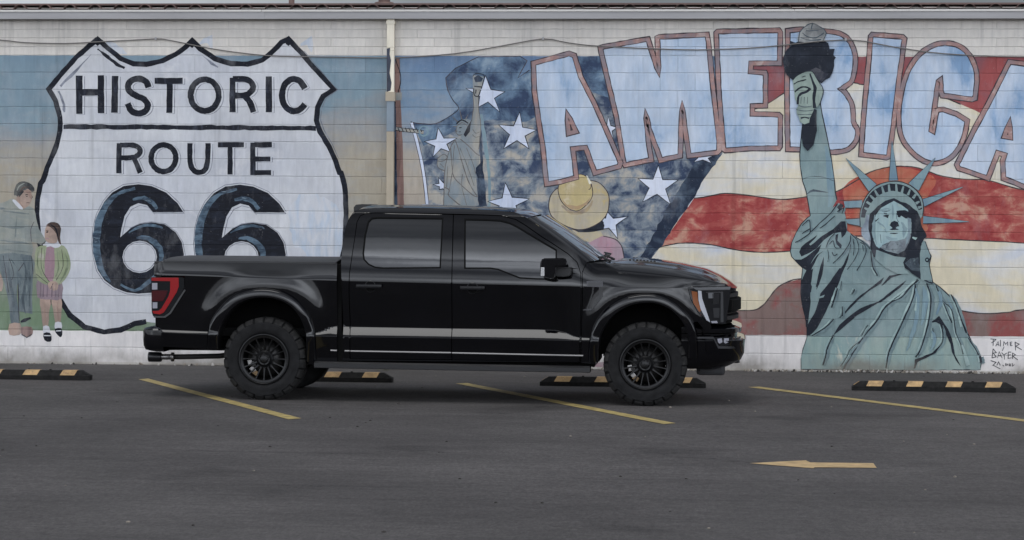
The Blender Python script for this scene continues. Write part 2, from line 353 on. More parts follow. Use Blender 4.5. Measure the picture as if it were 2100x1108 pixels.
# tracing frames: a zoomed view's corner and scale
def z1(*L): return V2(L, (0, 0), 2.994)
def z2(*L): return V2(L, (0, 340), 2.994)
def z3(*L): return V2(L, (700, 0), 2.994)
def z5(*L): return V2(L, (1400, 0), 2.994)
def z6(*L): return V2(L, (1400, 340), 2.994)
def zf(*L): return V2(L, (1740, 340), 5.54)
def zt(*L): return V2(L, (1590, 40), 3.957)
def zs(*L): return V2(L, (840, 130), 3.695)
def zp(*L): return V2(L, (0, 360), 3.165)
def zr(*L): return V2(L, (1600, 400), 5.54)
def zw(*L): return V2(L, (1620, 550), 4.817)
def zh(*L): return V2(L, (1080, 330), 5.276)
def zg(*L): return V2(L, (2000, 680), 11.08)
class Paint:
    """one painted motif: flat coats of paint, each a hair thicker than the one below"""
    def __init__(s, layer): s.bm = bmesh.new(); s.mats = []; s.d = layer*.38
    def mi(s, m):
        if m not in s.mats: s.mats.append(m)
        return s.mats.index(m)
    def pt(s, p): q = on_y(p[0], p[1], WALL_Y); q.y -= s.d; return q
    def clampz(s, v): return v
    def poly(s, L, m, holes=(), smooth=0, rough=.5, clip=True):
        if smooth: L = catmull(L, smooth, True)
        L = s.jit(L, rough) if rough else L
        loops = [[s.pt(p) for p in q] for q in [L]+[list(h) for h in holes]]
        if clip:
            for q in loops:
                for p in q:
                    p.z = max(p.z, .03)
        vs = [s.bm.verts.new(p) for q in loops for p in q]; mi = s.mi(m)
        flat = [Vector((p.x, p.z, 0)) for q in loops for p in q]; k = 0; ql = []
        for q in loops: ql.append(flat[k:k+len(q)]); k += len(q)
        for t in tessellate_polygon(ql):
            try: f = s.bm.faces.new([vs[i] for i in t])
            except ValueError: continue
            f.material_index = mi; f.normal_update()
            if f.normal.y > 0: f.normal_flip()
        s.d += .00007
        return s
    def jit(s, L, a):
        o = []; n = len(L)
        for i in range(n):
            p, q = L[i], L[(i+1) % n]; d = math.dist(p, q); k = max(1, int(d/9))
            for j in range(k):
                t = j/k; e = a if j else a*.4
                o.append((p[0]*(1-t)+q[0]*t+random.uniform(-e, e), p[1]*(1-t)+q[1]*t+random.uniform(-e, e)))
        return o
    def line(s, L, wd, m, closed=False, smooth=0, rough=.25):
        """a brush stroke: wd one width or one per point"""
        if not isinstance(wd, (list, tuple)): wd = [wd]*len(L)
        L = [(p[0], p[1], q) for p, q in zip(L, wd)]
        if smooth: L = catmull(L, smooth, closed)
        # resample so that the edge can wander
        o = []; n = len(L)
        for i in range(n if closed else n-1):
            p, q = L[i], L[(i+1) % n]; k = max(1, int(math.dist(p[:2], q[:2])/11))
            for j in range(k):
                t = j/k; o.append(tuple(p[m_]*(1-t)+q[m_]*t for m_ in range(3)))
        if not closed: o.append(L[-1])
        L = o; n = len(L); row = []; mi = s.mi(m)
        for i, (x, y, q) in enumerate(L):
            a = L[(i-1) % n] if closed or i else L[i]; b = L[(i+1) % n] if closed or i < n-1 else L[i]
            t1 = Vector((x-a[0], y-a[1])); t2 = Vector((b[0]-x, b[1]-y))
            t1 = t1.normalized() if t1.length > 1e-6 else t2.normalized(); t2 = t2.normalized() if t2.length > 1e-6 else t1
            t = t1+t2; t = t.normalized() if t.length > 1e-3 else t1
            mit = min(1.9, 1/max(.3, t.dot(t1))); nx, ny = -t.y, t.x; hw = q/2*mit
            e1, e2 = (random.uniform(-rough, rough) for _ in '12')
            r_ = [s.bm.verts.new(s.pt((x+nx*(hw+e1), y+ny*(hw+e1)))), s.bm.verts.new(s.pt((x-nx*(hw+e2), y-ny*(hw+e2))))]
            row.append(r_)
        for i in range(n if closed else n-1):
            a, b = row[i], row[(i+1) % n]
            try: f = s.bm.faces.new((a[0], a[1], b[1], b[0]))
            except ValueError: continue
            f.material_index = mi; f.normal_update()
            if f.normal.y > 0: f.normal_flip()
        s.d += .00007
        return s
    def done(s, name, parent=None, label=None):
        for v in s.bm.verts: v.co.z = max(v.co.z, .022)
        o = obj(name, s.bm, s.mats, parent or bld); return tag(o, label)

# --- pigments
ink = paint('ink_black', C(17, 20, 29), C(34, 40, 54), 5, .5, .78, (1, 1, 3))
inkv = paint('ink_dry', C(22, 25, 34), C(62, 68, 84), 7, .52, .80, (3, 1, .6))
sw = paint('shield_white', C(172, 176, 184), C(158, 163, 174), 1.3, .38, .62, (1, 1, 1), C(178, 181, 188))
gline = paint('grey_line', C(88, 94, 108), C(120, 126, 140), 9, .4, .6)
sh_blue = paint('shine_blue', C(78, 98, 116), C(34, 46, 62), 6, .40, .62, (1, 1, 2.5), C(120, 140, 156))
lblue = paint('letter_blue', C(162, 174, 192), C(144, 162, 186), 1.5, .40, .56, (1.5, 1, .8), C(108, 136, 170), detail=8)
mauve = paint('letter_mauve', C(116, 108, 116), C(138, 110, 108), 4.5, .42, .56, c3=C(156, 142, 142), detail=9)
dkl = paint('letter_dark', C(42, 38, 46), C(66, 58, 64), 8)
navy = paint('flag_navy', C(44, 57, 82), C(104, 115, 128), 4.4, .40, .52, (1, 1, 1.1), C(144, 142, 138), detail=10)
navyup = paint('flag_navy_deep', C(42, 56, 82), C(84, 106, 130), 3.4, .40, .56, (1, 1, 1), C(112, 130, 148), detail=10)
navydk = paint('flag_navy_shadow', C(28, 38, 56), C(70, 84, 102), 4.5, .46, .66, detail=9)
starw = paint('star_white', C(180, 188, 206), C(160, 172, 196), 2.4, .4, .65)
red = paint('stripe_red', C(124, 48, 50), C(142, 74, 70), 4.2, .43, .54, (.75, 1, 1.3), C(160, 122, 108), detail=10)
redlo = paint('stripe_red_shaded', C(108, 92, 90), C(120, 66, 66), 2.6, .45, .58, (1, 1, .8), detail=9)
redtop = paint('stripe_red_far', C(112, 74, 82), C(130, 66, 68), 2, .42, .60, (1, 1, .8))
yel = paint('stripe_cream', C(180, 174, 156), C(176, 177, 178), 1.1, .44, .58, (.7, 1, 1.4), C(158, 168, 186), detail=9)
statue = paint('statue_green', C(114, 133, 137), C(100, 120, 126), 1.8, .42, .60)
statlo = paint('statue_green_base', C(128, 146, 144), C(112, 136, 140), 2.6, .40, .6, (2, 1, .6), C(166, 168, 160))
statblue = paint('statue_bluish', C(92, 116, 134), C(108, 132, 142), 3, .4, .6, (2, 1, .6))
statlt = paint('statue_light', C(136, 158, 160), C(120, 144, 148), 4)
face_lt = paint('statue_face', C(122, 148, 158), C(134, 158, 164), 3, .4, .6)
sdark = paint('statue_shadow', C(26, 31, 41), C(40, 46, 58), 5, .5, .75)
smid = paint('statue_halftone', C(70, 82, 92), C(44, 52, 62), 7, .4, .62, c3=C(104, 122, 128))
torchg = paint('flame_grey', C(142, 146, 148), C(108, 112, 116), 5, .42, .6)
handg = paint('hand_green', C(124, 140, 136), C(112, 128, 126), 4)
tan = paint('sketch_tan', C(134, 133, 129), C(106, 117, 126), 2.6, .42, .58, (1.5, 1, .7))
pole_br = paint('pole_brown', C(98, 78, 76), C(132, 108, 104), 2.5, .4, .6, (3, 1, .3))
hat1 = paint('hat_straw', C(170, 158, 114), C(158, 146, 112), 4, .4, .58, (1, 1, 1), C(176, 168, 146), detail=9)
hat2 = paint('hat_brim', C(160, 152, 128), C(150, 144, 132), 3.5, .42, .58, (1, 1, 1), C(164, 150, 108), detail=9)
pink = paint('shirt_pink', C(142, 126, 138), C(146, 116, 130), 5, .42, .58, c3=C(126, 118, 138), detail=9)
skin = paint('skin_tan', C(148, 130, 122), C(130, 116, 110), 6, .42, .58)
grey_kn = paint('sweater_grey', C(110, 119, 120), C(126, 130, 126), 3, .4, .62, (1, 1, 3), C(88, 100, 106))
jean = paint('trousers_blue', C(98, 109, 114), C(78, 89, 97), 4, .42, .62, (2, 1, .6), C(110, 122, 126))
cardi = paint('cardigan_green', C(116, 128, 104), C(130, 138, 118), 5, .4, .58, c3=C(146, 146, 140), detail=9)
dress = paint('dress_pink', C(138, 112, 124), C(126, 106, 118), 5)
skirt = paint('skirt_mauve', C(126, 112, 122), C(110, 102, 112), 5, .4, .6, (3, 1, .5))
hairb = paint('hair_brown', C(82, 68, 64), C(56, 48, 48), 6)
hairg = paint('hair_grey', C(84, 86, 86), C(46, 48, 52), 7, .42, .58)
sock = paint('sock_white', C(170, 174, 184))
ball_ = 0; grass = paint('mural_grass', C(104, 118, 100), C(122, 126, 102), 2)
# sky panels: painted gradients with brushy clouds
def skypaint(name, stops, c2, amt):
    m = paint(name, (1, 1, 1, 1)); nt = m.node_tree; gr = [n for n in nt.nodes if n.type == 'GROUP'][0]
    ge = N(nt, 'ShaderNodeNewGeometry'); s_ = N(nt, 'ShaderNodeSeparateXYZ'); nt.links.new(ge.outputs['Position'], s_.inputs[0])
    n1 = noise(nt, ge.outputs['Position'], 1.1, 7, (.6, 1, 1.4), .65)
    t = M_('ADD', M_('DIVIDE', s_.outputs['Z'], 4, nt=nt), M_('MULTIPLY_ADD', n1, .42, -.21, nt=nt), nt=nt)
    rp = N(nt, 'ShaderNodeValToRGB'); nt.links.new(t, rp.inputs[0]); e = rp.color_ramp.elements
    e[0].position = stops[0][0]; e[0].color = stops[0][1]; e[1].position = stops[-1][0]; e[1].color = stops[-1][1]
    for p, c in stops[1:-1]: q = e.new(p); q.color = c
    n2 = noise(nt, ge.outputs['Position'], 1.9, 8, (.8, 1, 1.3), .65)
    mr = N(nt, 'ShaderNodeMapRange'); mr.inputs[1].default_value = .52; mr.inputs[2].default_value = .70; mr.inputs[4].default_value = amt; nt.links.new(n2, mr.inputs[0])
    mx = N(nt, 'ShaderNodeMix', data_type='RGBA'); nt.links.new(mr.outputs[0], mx.inputs[0]); nt.links.new(rp.outputs[0], mx.inputs[6]); mx.inputs[7].default_value = c2
    nt.links.new(mx.outputs[2], gr.inputs['Color']); return m
BL, TN = C(92, 114, 140), C(142, 136, 130)
sky_l = skypaint('painted_sky', [(.10, C(96, 116, 96)), (.24, C(106, 116, 104)), (.36, C(130, 126, 116)), (.62, C(139, 134, 124)), (.72, C(124, 128, 133)), (.80, C(106, 126, 140)), (.97, C(97, 119, 137))], C(128, 138, 150), .5)
sky_m = skypaint('painted_sky_dusk', [(.10, C(136, 130, 124)), (.62, C(146, 140, 132)), (.70, C(126, 132, 140)), (.78, C(98, 122, 148)), (.95, C(82, 104, 134))], C(128, 138, 150), .4)

# --- backgrounds
D0 = .0015
p = Paint(D0); LB = lambda x: 677.5+x*.0062
p.poly([(-600, 113), (804, 114.6), (804, LB(804)), (-600, LB(-600))], sky_l, rough=.3).done('painted_sky')
p = Paint(D0); p.poly([(804, 114.6), (1240, 115.4), (1420, 400), (1300, 685), (804, LB(804))], sky_m, rough=.3).done('painted_sky')
p = Paint(D0); p.poly([(-600, LB(-600)), (804, LB(804)), (1300, LB(1300)), (2700, LB(2700)), (2700, 790), (-600, 742)], white, rough=.4).done('painted_plinth')
# --- flag: navy field
st = Paint(.0025)
st.poly([(1475, 115.6), (2700, 117.5), (2700, LB(2700)), (1290, LB(1290)), (1330, 530), (1400, 440), (1443, 367), (1482, 314)], yel, rough=.3)
r1 = [(1475, 116), (1540, 116), (2140, 117), (2600, 118), (2600, 330), (2140, 290), (2070, 262), (2008, 231), (1970, 214), (1934, 200), (1860, 178), (1771, 174), (1751, 170), (1680, 168), (1640, 178), (1607, 192), (1574, 213), (1540, 225), (1478, 228)]
st.poly(r1, redtop)
r2t = z6((70, 200), (150, 190), (260, 170), (400, 182), (600, 207), (760, 192), (930, 165), (1060, 95), (1150, 40), (1230, 16), (1300, 5), (1380, 5), (1450, 15), (1600, 66), (1750, 84), (1880, 90), (2096, 150), (2600, 230))
r2b = z6((2600, 520), (2096, 475), (1900, 465), (1700, 456), (1490, 445), (1200, 432), (1000, 440), (820, 492), (660, 525), (500, 532), (380, 525), (280, 508), (200, 490), (100, 478), (0, 475), (-60, 482), (-140, 500))
st.poly(r2t+r2b+[(1400, 440)], red)
# warm worn patch round the crown
st.poly(z6((990, 130), (1120, 50), (1290, 10), (1450, 30), (1560, 90), (1500, 200), (1480, 300), (1480, 420), (1100, 432), (1020, 400), (1000, 260)), paint('stripe_orange', C(152, 96, 78), C(150, 68, 58), 3.2, .42, .62, c3=C(174, 138, 112)), smooth=3, rough=2)
r3t = z6((-300, 900), (100, 905), (340, 890), (450, 885), (510, 840), (570, 760), (640, 715), (730, 695), (900, 700), (1400, 800), (1700, 888), (1850, 908), (2000, 900), (2096, 885), (2600, 860))
st.poly(r3t+[(2600, LB(2600)), (1300, LB(1300))], redlo)
cl = paint('contour_dark', C(46, 42, 46), C(84, 74, 72), 6, .5, .7)
for L in (r1[8:], r2t, r2b, r3t): st.line(L, 2.4, cl, smooth=4, rough=.4)
for k in range(10):               # loose vertical brush patches in the cream
    x = random.uniform(1480, 2080); y = random.choice((random.uniform(330, 380), random.uniform(520, 640)))
st.done('flag_stripes')
fl = Paint(.0040)
up = [(914, 160), (934, 140), (981, 117), (1067, 115.6), (1081, 125), (1062, 160), (1086, 144), (1100, 150), (1160, 116), (1475, 116), (1480, 310), (1482, 314), (1443, 367), (1419, 411), (1353, 508), (1337, 529), (1300, 600), (882, 600), (880, 500), (877, 420), (866, 360), (852, 290), (842, 250), (860, 253.5), (893, 254), (920, 240), (941, 223), (930, 207), (918, 185)]
fl.poly(up, navy)
fl.poly([(914, 160), (934, 140), (981, 117), (1067, 115.6), (1081, 125), (1062, 160), (1086, 144), (1100, 150), (1116, 230), (1080, 250), (1000, 246), (950, 262), (900, 285), (868, 300), (846, 252), (860, 253.5), (893, 254), (920, 240), (941, 223), (930, 207), (918, 185)], navyup, rough=1.5)
fl.poly([(1165, 116), (1475, 116), (1478, 300), (1400, 240), (1250, 200), (1215, 190)], navyup, rough=1)
fl.poly([(1482, 314), (1443, 367), (1419, 411), (1353, 508), (1337, 529), (1300, 600), (1270, 600), (1318, 520), (1372, 420), (1430, 330)], navydk, rough=2.2)
fl.line(up[:4]+[(1067, 115.6), (1081, 125), (1062, 160), (1086, 144)], 1.6, dkl)
fl.line([(914, 160), (918, 185), (930, 207), (941, 223), (920, 240), (893, 254), (860, 253.5), (842, 250)], 1.6, dkl, smooth=3)
hem = [(844, 252), (855, 290), (866, 340), (872, 380), (877, 430), (880, 500)]
fl.line(hem, 8, dkl, smooth=3); fl.line(hem, 5.4, starw, smooth=3)
for L in ([(985, 235), (1000, 330), (1004, 400), (1002, 470)], [(982, 250), (988, 330), (985, 420)]): fl.line(L, [9, 6, 5, 3], statblue, smooth=3, rough=1) if len(L) == 4 else fl.line(L, [6, 5, 3], navydk, smooth=3, rough=1)
fl.done('flag_field')
# --- stars
def star(t, cut=None, big=True):
    c = (sum(a for a, _ in t)/len(t), sum(b for _, b in t)/len(t)); L = []
    for i in range(5):
        a, b = t[i], t[(i+1) % 5]; L.append(a); L.append((c[0]+(a[0]+b[0]-2*c[0])*.236, c[1]+(a[1]+b[1]-2*c[1])*.236))
    s = Paint(.0064); s.line(L, 3.4, ink, closed=True); s.poly(L, starw, rough=.3); return s.done('painted_star')
star([(995.6, 157), (1034, 188.7), (1024, 228.8), (982, 218.8), (957, 182)])
star([(1065.7, 232), (1099, 267), (1084, 304), (1034, 304), (1024, 257)])
star([(898.7, 264), (935.5, 284), (922, 310.6), (888.7, 320.6), (872, 290.6)])
star([(1036.7, 376.7), (1084, 408.5), (1066, 445), (1014, 442), (1002, 413.5)])
star([(1350, 341), (1389, 370), (1374, 418), (1319, 413), (1310, 367)])
star([(1246, 436), (1286, 445), (1266, 488), (1230, 470), (1222, 444)])
star([(1247, 240), (1264, 262), (1257, 284), (1240, 280), (1236, 258)])
star([(900, 366), (926, 378), (918, 396), (902, 388), (890, 379)])
star([(1442, 308), (1464, 319), (1458, 334), (1424, 332), (1421, 319)])
# --- flag pole and rope
s = Paint(.0060)
s.line([(815.5, 120), (813, 205), (816, 300), (818, 440)], [8, 17, 20, 22], pole_br, rough=.4)
s.line([(809, 205), (810, 300), (811, 440)], [5, 7, 8], navydk, rough=.8)
s.line([(811, 122), (822, 160), (815, 195)], 1.8, ink, smooth=5)
s.poly([(812, 190), (824, 190), (824, 206), (812, 206)], tan); s.done('painted_pole')
s = Paint(.0068); rope = [(812, 264), (830, 267), (850, 269), (869, 272)]
s.line(rope, 8, ink); s.line(rope, 5.5, tan)
for k in range(7): s.line([(816+k*7.5, 262), (820+k*7.5, 271)], 1.5, ink)
th = [(869+9*math.cos(a/8*2*math.pi), 269+10*math.sin(a/8*2*math.pi)) for a in range(8)]
s.line(th, 3, statblue, closed=True, smooth=3); s.done('painted_rope')
# --- small sketched statue
skl = paint('sketch_line', C(80, 78, 80), C(104, 102, 102), 9, .45, .65)
s = Paint(.0074)
s.poly(zs((345, 575), (300, 660), (280, 700), (255, 690), (215, 720), (205, 770), (255, 815), (268, 820), (258, 940), (255, 1100), (520, 1100), (515, 990), (500, 830), (530, 740), (525, 650), (530, 560), (545, 470), (520, 340), (525, 230), (545, 180), (565, 100), (480, 90), (480, 200), (480, 250), (486, 330), (475, 400), (470, 440), (440, 420), (400, 425), (360, 450), (350, 540), (385, 545), (390, 570)), tan, rough=.6)
s.poly(zs((500, 790), (550, 740), (590, 1100), (520, 1100), (515, 900)), navydk, rough=1.5)
for L, w_ in ((((345, 575), (310, 640), (285, 720), (268, 800), (262, 940), (258, 1100)), 1.6), (((385, 575), (440, 620), (500, 680), (530, 700)), 2), (((345, 580), (370, 650), (400, 760), (440, 880), (480, 960), (515, 1010)), 2),
              (((310, 640), (320, 760), (335, 860), (400, 930), (480, 1000), (515, 1010)), 1.8), (((265, 940), (300, 960), (295, 1000), (350, 1050), (400, 1090)), 2.2), (((340, 620), (330, 720), (328, 800), (300, 960)), 1.2),
              (((380, 640), (430, 760), (490, 930)), 1.2), (((430, 640), (480, 760), (500, 840)), 1.2), (((480, 250), (486, 330), (470, 440)), 1.4), (((522, 240), (522, 340), (540, 470), (525, 650)), 1.4), (((480, 500), (500, 530), (530, 520)), 1.3),
              (((475, 540), (500, 560), (530, 555)), 1.1), (((205, 725), (260, 690), (285, 715), (255, 740), (210, 740)), 1.6), (((210, 745), (215, 790), (265, 815)), 1.4), (((230, 760), (262, 790)), 1.2), (((400, 840), (395, 930), (420, 1030), (440, 1100)), 1.2), (((290, 780), (280, 940)), 1)):
    s.line(zs(*L), w_, skl, smooth=4, rough=.3)
s.line(zs((355, 460), (395, 430), (445, 455)), 2.6, ink, smooth=4); s.line(zs((360, 475), (400, 450), (445, 480)), 1.2, skl, smooth=4)
for a, b in (((395, 425), (380, 350)), ((425, 425), (445, 385)), ((365, 445), (325, 405)), ((360, 480), (330, 480)), ((362, 515), (335, 510))): s.line(zs(a, b), [2.4, .8], skl)
s.line(zs((358, 480), (352, 520), (372, 545), (400, 540)), 1.4, skl, smooth=3); s.poly(zs((410, 540), (440, 480), (468, 430), (455, 520), (425, 560)), ink, rough=1)
s.line(zs((375, 490), (395, 486)), 1.6, ink); s.line(zs((372, 520), (388, 520)), 1.2, ink)
s.line(zs((480, 100), (500, 80), (560, 85), (565, 110)), 1.6, ink, smooth=3); s.poly(zs((485, 110), (520, 90), (558, 115), (545, 140), (500, 145)), navydk, rough=1)
s.line(zs((490, 175), (545, 180)), 2, ink); s.line(zs((485, 190), (490, 240), (520, 250), (540, 200)), 1.8, ink, smooth=3); s.line(zs((505, 200), (500, 230)), 2, ink)
s.done('painted_small_statue')
# --- hat figure
s = Paint(.0090)
s.poly(zh((640, 900), (690, 880), (760, 840), (830, 810), (900, 825), (960, 850), (1030, 930), (1055, 1060), (1040, 1400), (640, 1400)), pink, rough=.8)
s.line(zh((830, 815), (960, 850), (1030, 930), (1055, 1060)), 2, dkl, smooth=4)
s.poly(zh((480, 740), (620, 770), (800, 760), (830, 810), (740, 850), (680, 885), (600, 850)), hat2, rough=1)
s.poly(zh((470, 735), (560, 748), (680, 725), (820, 640), (845, 700), (835, 745), (740, 765), (620, 775), (560, 770)), sdark, rough=1.5)
brim = zh((350, 290), (270, 360), (240, 460), (255, 570), (320, 645), (440, 712), (560, 745), (680, 725), (800, 660), (870, 570), (893, 450), (880, 350), (800, 250), (710, 215), (560, 215))
s.poly(brim, hat2, smooth=3); s.line(brim, 1.8, dkl, closed=True, smooth=3)
s.line(zh((380, 480), (460, 550), (560, 560), (660, 520), (715, 430)), [3, 7, 8, 7, 3], paint('hat_band_shade', C(128, 118, 108), C(150, 136, 108), 5), smooth=4, rough=1)
dome = zh((342, 290), (380, 220), (450, 165), (560, 145), (640, 165), (700, 255), (712, 380), (650, 475), (560, 540), (480, 530), (400, 470), (355, 390))
s.poly(dome, hat1, smooth=3); s.line(dome, 1.7, dkl, closed=True, smooth=3)
s.poly(zh((385, 420), (440, 480), (540, 490), (640, 450), (690, 400), (650, 475), (560, 530), (480, 525), (410, 470)), paint('hat_shadow_band', C(150, 128, 98), C(134, 118, 108), 5), rough=1.2)
s.line(zh((700, 240), (690, 300), (670, 310)), 1.4, dkl, smooth=3); s.line(zh((650, 160), (690, 250)), [1, 5], paint('hat_light', C(190, 190, 180)), rough=.8)
s.done('painted_hat_figure')

# --- AMERICA
def letter(path, counters=(), smooth=0):
    s = Paint(.0105)
    P_ = catmull(path, smooth, True) if smooth else path
    s.poly(P_, lblue, rough=.2)
    for c in counters: s.poly(c, dkl, rough=.3)
    for q in [P_]+list(counters): s.line(q, 11.8, dkl, closed=True, rough=.6)
    for q in [P_]+list(counters): s.line(q, 8.0, mauve, closed=True, rough=.55)
    return s.done('painted_letter')
letter([(1094, 130), (1167, 110), (1178, 114), (1191, 157), (1221, 217), (1251, 284), (1273, 334), (1270, 342), (1220, 355), (1201, 303), (1175, 306), (1182, 364), (1150, 373), (1121, 378), (1113, 300), (1102.5, 234), (1096, 187)], [[(1163, 233), (1181, 270), (1166, 274)]])
letter([(1231, 98), (1238, 96), (1329, 80.5), (1351, 150), (1348, 78), (1352, 76), (1450, 71), (1453, 87), (1463, 187), (1475, 290), (1475, 309), (1471, 313), (1413, 320), (1404, 260), (1399, 215), (1397, 260), (1395, 320), (1355, 329), (1331, 264), (1324, 231), (1331, 300), (1336, 328), (1282, 339), (1279, 334), (1264, 240), (1246, 164)])
E5 = z5((205, 203), (215, 195), (400, 190), (590, 186), (600, 200), (595, 390), (420, 390), (417, 440), (505, 448), (510, 460), (508, 650), (428, 652), (428, 700), (590, 705), (600, 715), (598, 900), (590, 912), (420, 912), (262, 925), (250, 915), (225, 600), (210, 300))
letter(E5)
letter(z5((645, 190), (720, 180))+catmull(z5((880, 192), (960, 205), (1020, 245), (1055, 320), (1060, 400), (1040, 495), (1000, 530), (975, 548)), 4)+catmull(z5((985, 556), (1010, 585), (1042, 650), (1048, 745)), 4)+catmull(z5((1058, 770), (1075, 805), (1062, 870), (1015, 918), (940, 935), (860, 935)), 4)+z5((720, 918), (645, 918), (640, 600)))
letter(z5((1165, 212), (1350, 228), (1362, 240), (1330, 480), (1290, 800), (1265, 962), (1250, 968), (1095, 950), (1098, 900), (1112, 700), (1140, 400), (1155, 225)))
letter(z5((1775, 612), (1690, 600), (1595, 588), (1585, 560), (1583, 490), (1570, 500), (1560, 560), (1545, 680), (1526, 800), (1536, 805), (1548, 740), (1560, 675), (1600, 672), (1680, 700))+catmull(z5((1748, 742), (1725, 850), (1665, 950), (1575, 1002), (1480, 990), (1390, 915), (1340, 830), (1325, 720), (1340, 580), (1380, 445), (1440, 350), (1520, 288), (1610, 265), (1700, 285), (1765, 345), (1800, 430), (1806, 500), (1795, 605)), 4))
letter([(2070, 127), (2100, 131), (2150, 138), (2172, 372), (2105, 385), (2058, 366), (2056, 330), (2060, 318), (2046, 314), (2026, 366), (1966, 346), (1962, 338), (2000, 262), (2031, 205)], [z5((2008, 745), (2012, 845), (1975, 838))])
# --- shield
fieldL = z1((600, 240), (470, 350), (390, 440), (300, 548), (340, 620), (368, 720), (370, 800), (345, 900), (290, 1030), (265, 1108))+[(83.5, 376.7), (77, 407), (76, 440), (82, 500), (100, 560), (122, 612), (143.6, 647), (173.7, 670.7), (213.8, 681), (247, 677), (277, 664), (300, 660), (360, 668)]
peaks = z1((600, 240), (660, 295), (740, 360), (820, 393), (900, 396), (1000, 375), (1080, 333), (1140, 290), (1180, 250), (1230, 300), (1320, 362), (1420, 392), (1520, 394), (1610, 370), (1680, 312), (1730, 260), (1772, 240), (1850, 325), (1950, 440), (2050, 548), (1985, 592), (1950, 660), (1942, 740), (1965, 810), (2020, 900), (2060, 990), (2085, 1060))+[(700, 355), (707, 380), (710, 430), (708, 500), (690, 590), (640, 650), (560, 680), (480, 664), (430, 668)]
s = Paint(.0030)
s.poly(fieldL[::-1]+peaks[1:], sw, rough=.4)
shb = paint('shield_blue_wash', C(154, 166, 183), C(170, 175, 185), 4.5, .40, .56, (2, 1, .5))
s.poly([(612, 400), (650, 397), (690, 420), (704, 470), (700, 530), (640, 532), (600, 500), (590, 440)], shb, rough=4)
s.line(z1((600, 300), (660, 350), (720, 395), (765, 420)), [3, 6, 8, 4], inkv, rough=1.2, smooth=3)
s.line(z1((560, 335), (470, 430), (370, 530)), [2, 6, 5], gline, rough=1.2, smooth=3)
s.line(z1((360, 560), (385, 620), (395, 690)), [3, 6, 3], gline, rough=1.2, smooth=3)
s.line(z1((1240, 340), (1300, 390), (1340, 415)), [2, 5, 3], gline, rough=1.2)
shield = s.done('painted_shield')
s = Paint(.0052)
def scal(L, d):                   # the border bulges between its corners; widths follow the brush
    return L
s.line(z1((652, 258), (720, 300), (780, 330)), [4, 14, 3], shb, smooth=3, rough=2); s.line(z1((1225, 268), (1290, 240), (1300, 300)), [5, 12, 3], shb, rough=2); s.line(z1((1845, 275), (1900, 250), (1915, 320)), [5, 13, 3], shb, rough=2)
for L in (fieldL[:-1], peaks): s.line(L, 10.4, ink, rough=.7)
for q in (z1((600, 236)), z1((1180, 248)), z1((1772, 236))): x, y = q[0]; s.poly([(x, y-5), (x+9, y+5), (x+4, y+12), (x, y+16), (x-5, y+12), (x-9, y+5)], ink)
out = z1((1868, 315), (1965, 430), (2072, 553), (2000, 605), (1975, 670), (1968, 735), (1990, 800), (2040, 885), (2078, 970)); s.line(out, 1.4, gline)
s.line(z1((390, 779), (900, 781), (1400, 784), (1940, 789)), 9.6, inkv, rough=1.1)
s.done('shield_border', shield)
def strokes(name, L, w_, sm=False, curvy=()):
    s = Paint(.0058)
    for dx, dy, m, k in ((5, 1.6, gline, .2), (3.6, 1.0, sw, .2), (0, 0, None, .55)):
        for i, q in enumerate(L):
            cl_ = q[0] == q[-1]; pts = q[:-1] if cl_ else q; m_ = m or (inkv if (i+len(q)) % 2 == 0 else ink)
            s.line([(x+dx, y+dy) for x, y in pts], w_, m_, closed=cl_, smooth=(4 if i in curvy else 0), rough=k)
    return s.done(name, shield)
def ell(cx, cy, rx, ry, n=14): return [(cx+rx*math.sin(2*math.pi*k/n), cy-ry*math.cos(2*math.pi*k/n)) for k in range(n)]+[(cx, cy-ry)]
W1 = 13.4
strokes('painted_letter', [z1((487, 465), (487, 700)), z1((619, 463), (621, 696)), z1((500, 568), (612, 567))], W1)
strokes('painted_letter', [z1((707, 467), (704, 693))], W1)
strokes('painted_letter', [z1((912, 538), (897, 503), (858, 484), (812, 493), (787, 522), (796, 560), (840, 590), (886, 612), (908, 648), (894, 682), (850, 698), (806, 680), (784, 636))], 12.8, curvy=(0,))
strokes('painted_letter', [z1((950, 497), (1122, 497)), z1((1042, 506), (1040, 694))], 12.4)
strokes('painted_letter', [z1(*ell(1257, 585, 86, 97))], 12.2, curvy=(0,))
strokes('painted_letter', [z1((1428, 478), (1428, 690)), z1((1430, 487), (1505, 487), (1548, 512), (1550, 552), (1510, 584), (1440, 588)), z1((1500, 588), (1535, 630), (1556, 690))], 12.2, curvy=(1, 2))
strokes('painted_letter', [z1((1650, 470), (1652, 690))], 12.6)
strokes('painted_letter', [z1((1872, 545), (1840, 498), (1792, 488), (1748, 522), (1732, 585), (1748, 648), (1792, 682), (1838, 676), (1872, 640))], 12.8, curvy=(0,))
strokes('painted_letter', [z1((732, 880), (730, 1065)), z1((738, 892), (815, 892), (856, 912), (856, 945), (815, 968), (740, 970)), z1((822, 972), (840, 1010), (862, 1062))], 10.6, curvy=(1,))
strokes('painted_letter', [z1(*ell(1004, 972, 76, 82))], 11.2, curvy=(0,))
strokes('painted_letter', [z1((1167, 880), (1167, 990), (1186, 1042), (1222, 1060), (1256, 1045), (1274, 995), (1278, 880))], 10.8, curvy=(0,))
strokes('painted_letter', [z1((1338, 890), (1498, 890)), z1((1413, 900), (1413, 1072))], 10.6)
strokes('painted_letter', [z1((1553, 876), (1553, 1076)), z1((1562, 890), (1670, 889)), z1((1562, 977), (1660, 977)), z1((1562, 1061), (1665, 1060))], 10.6)
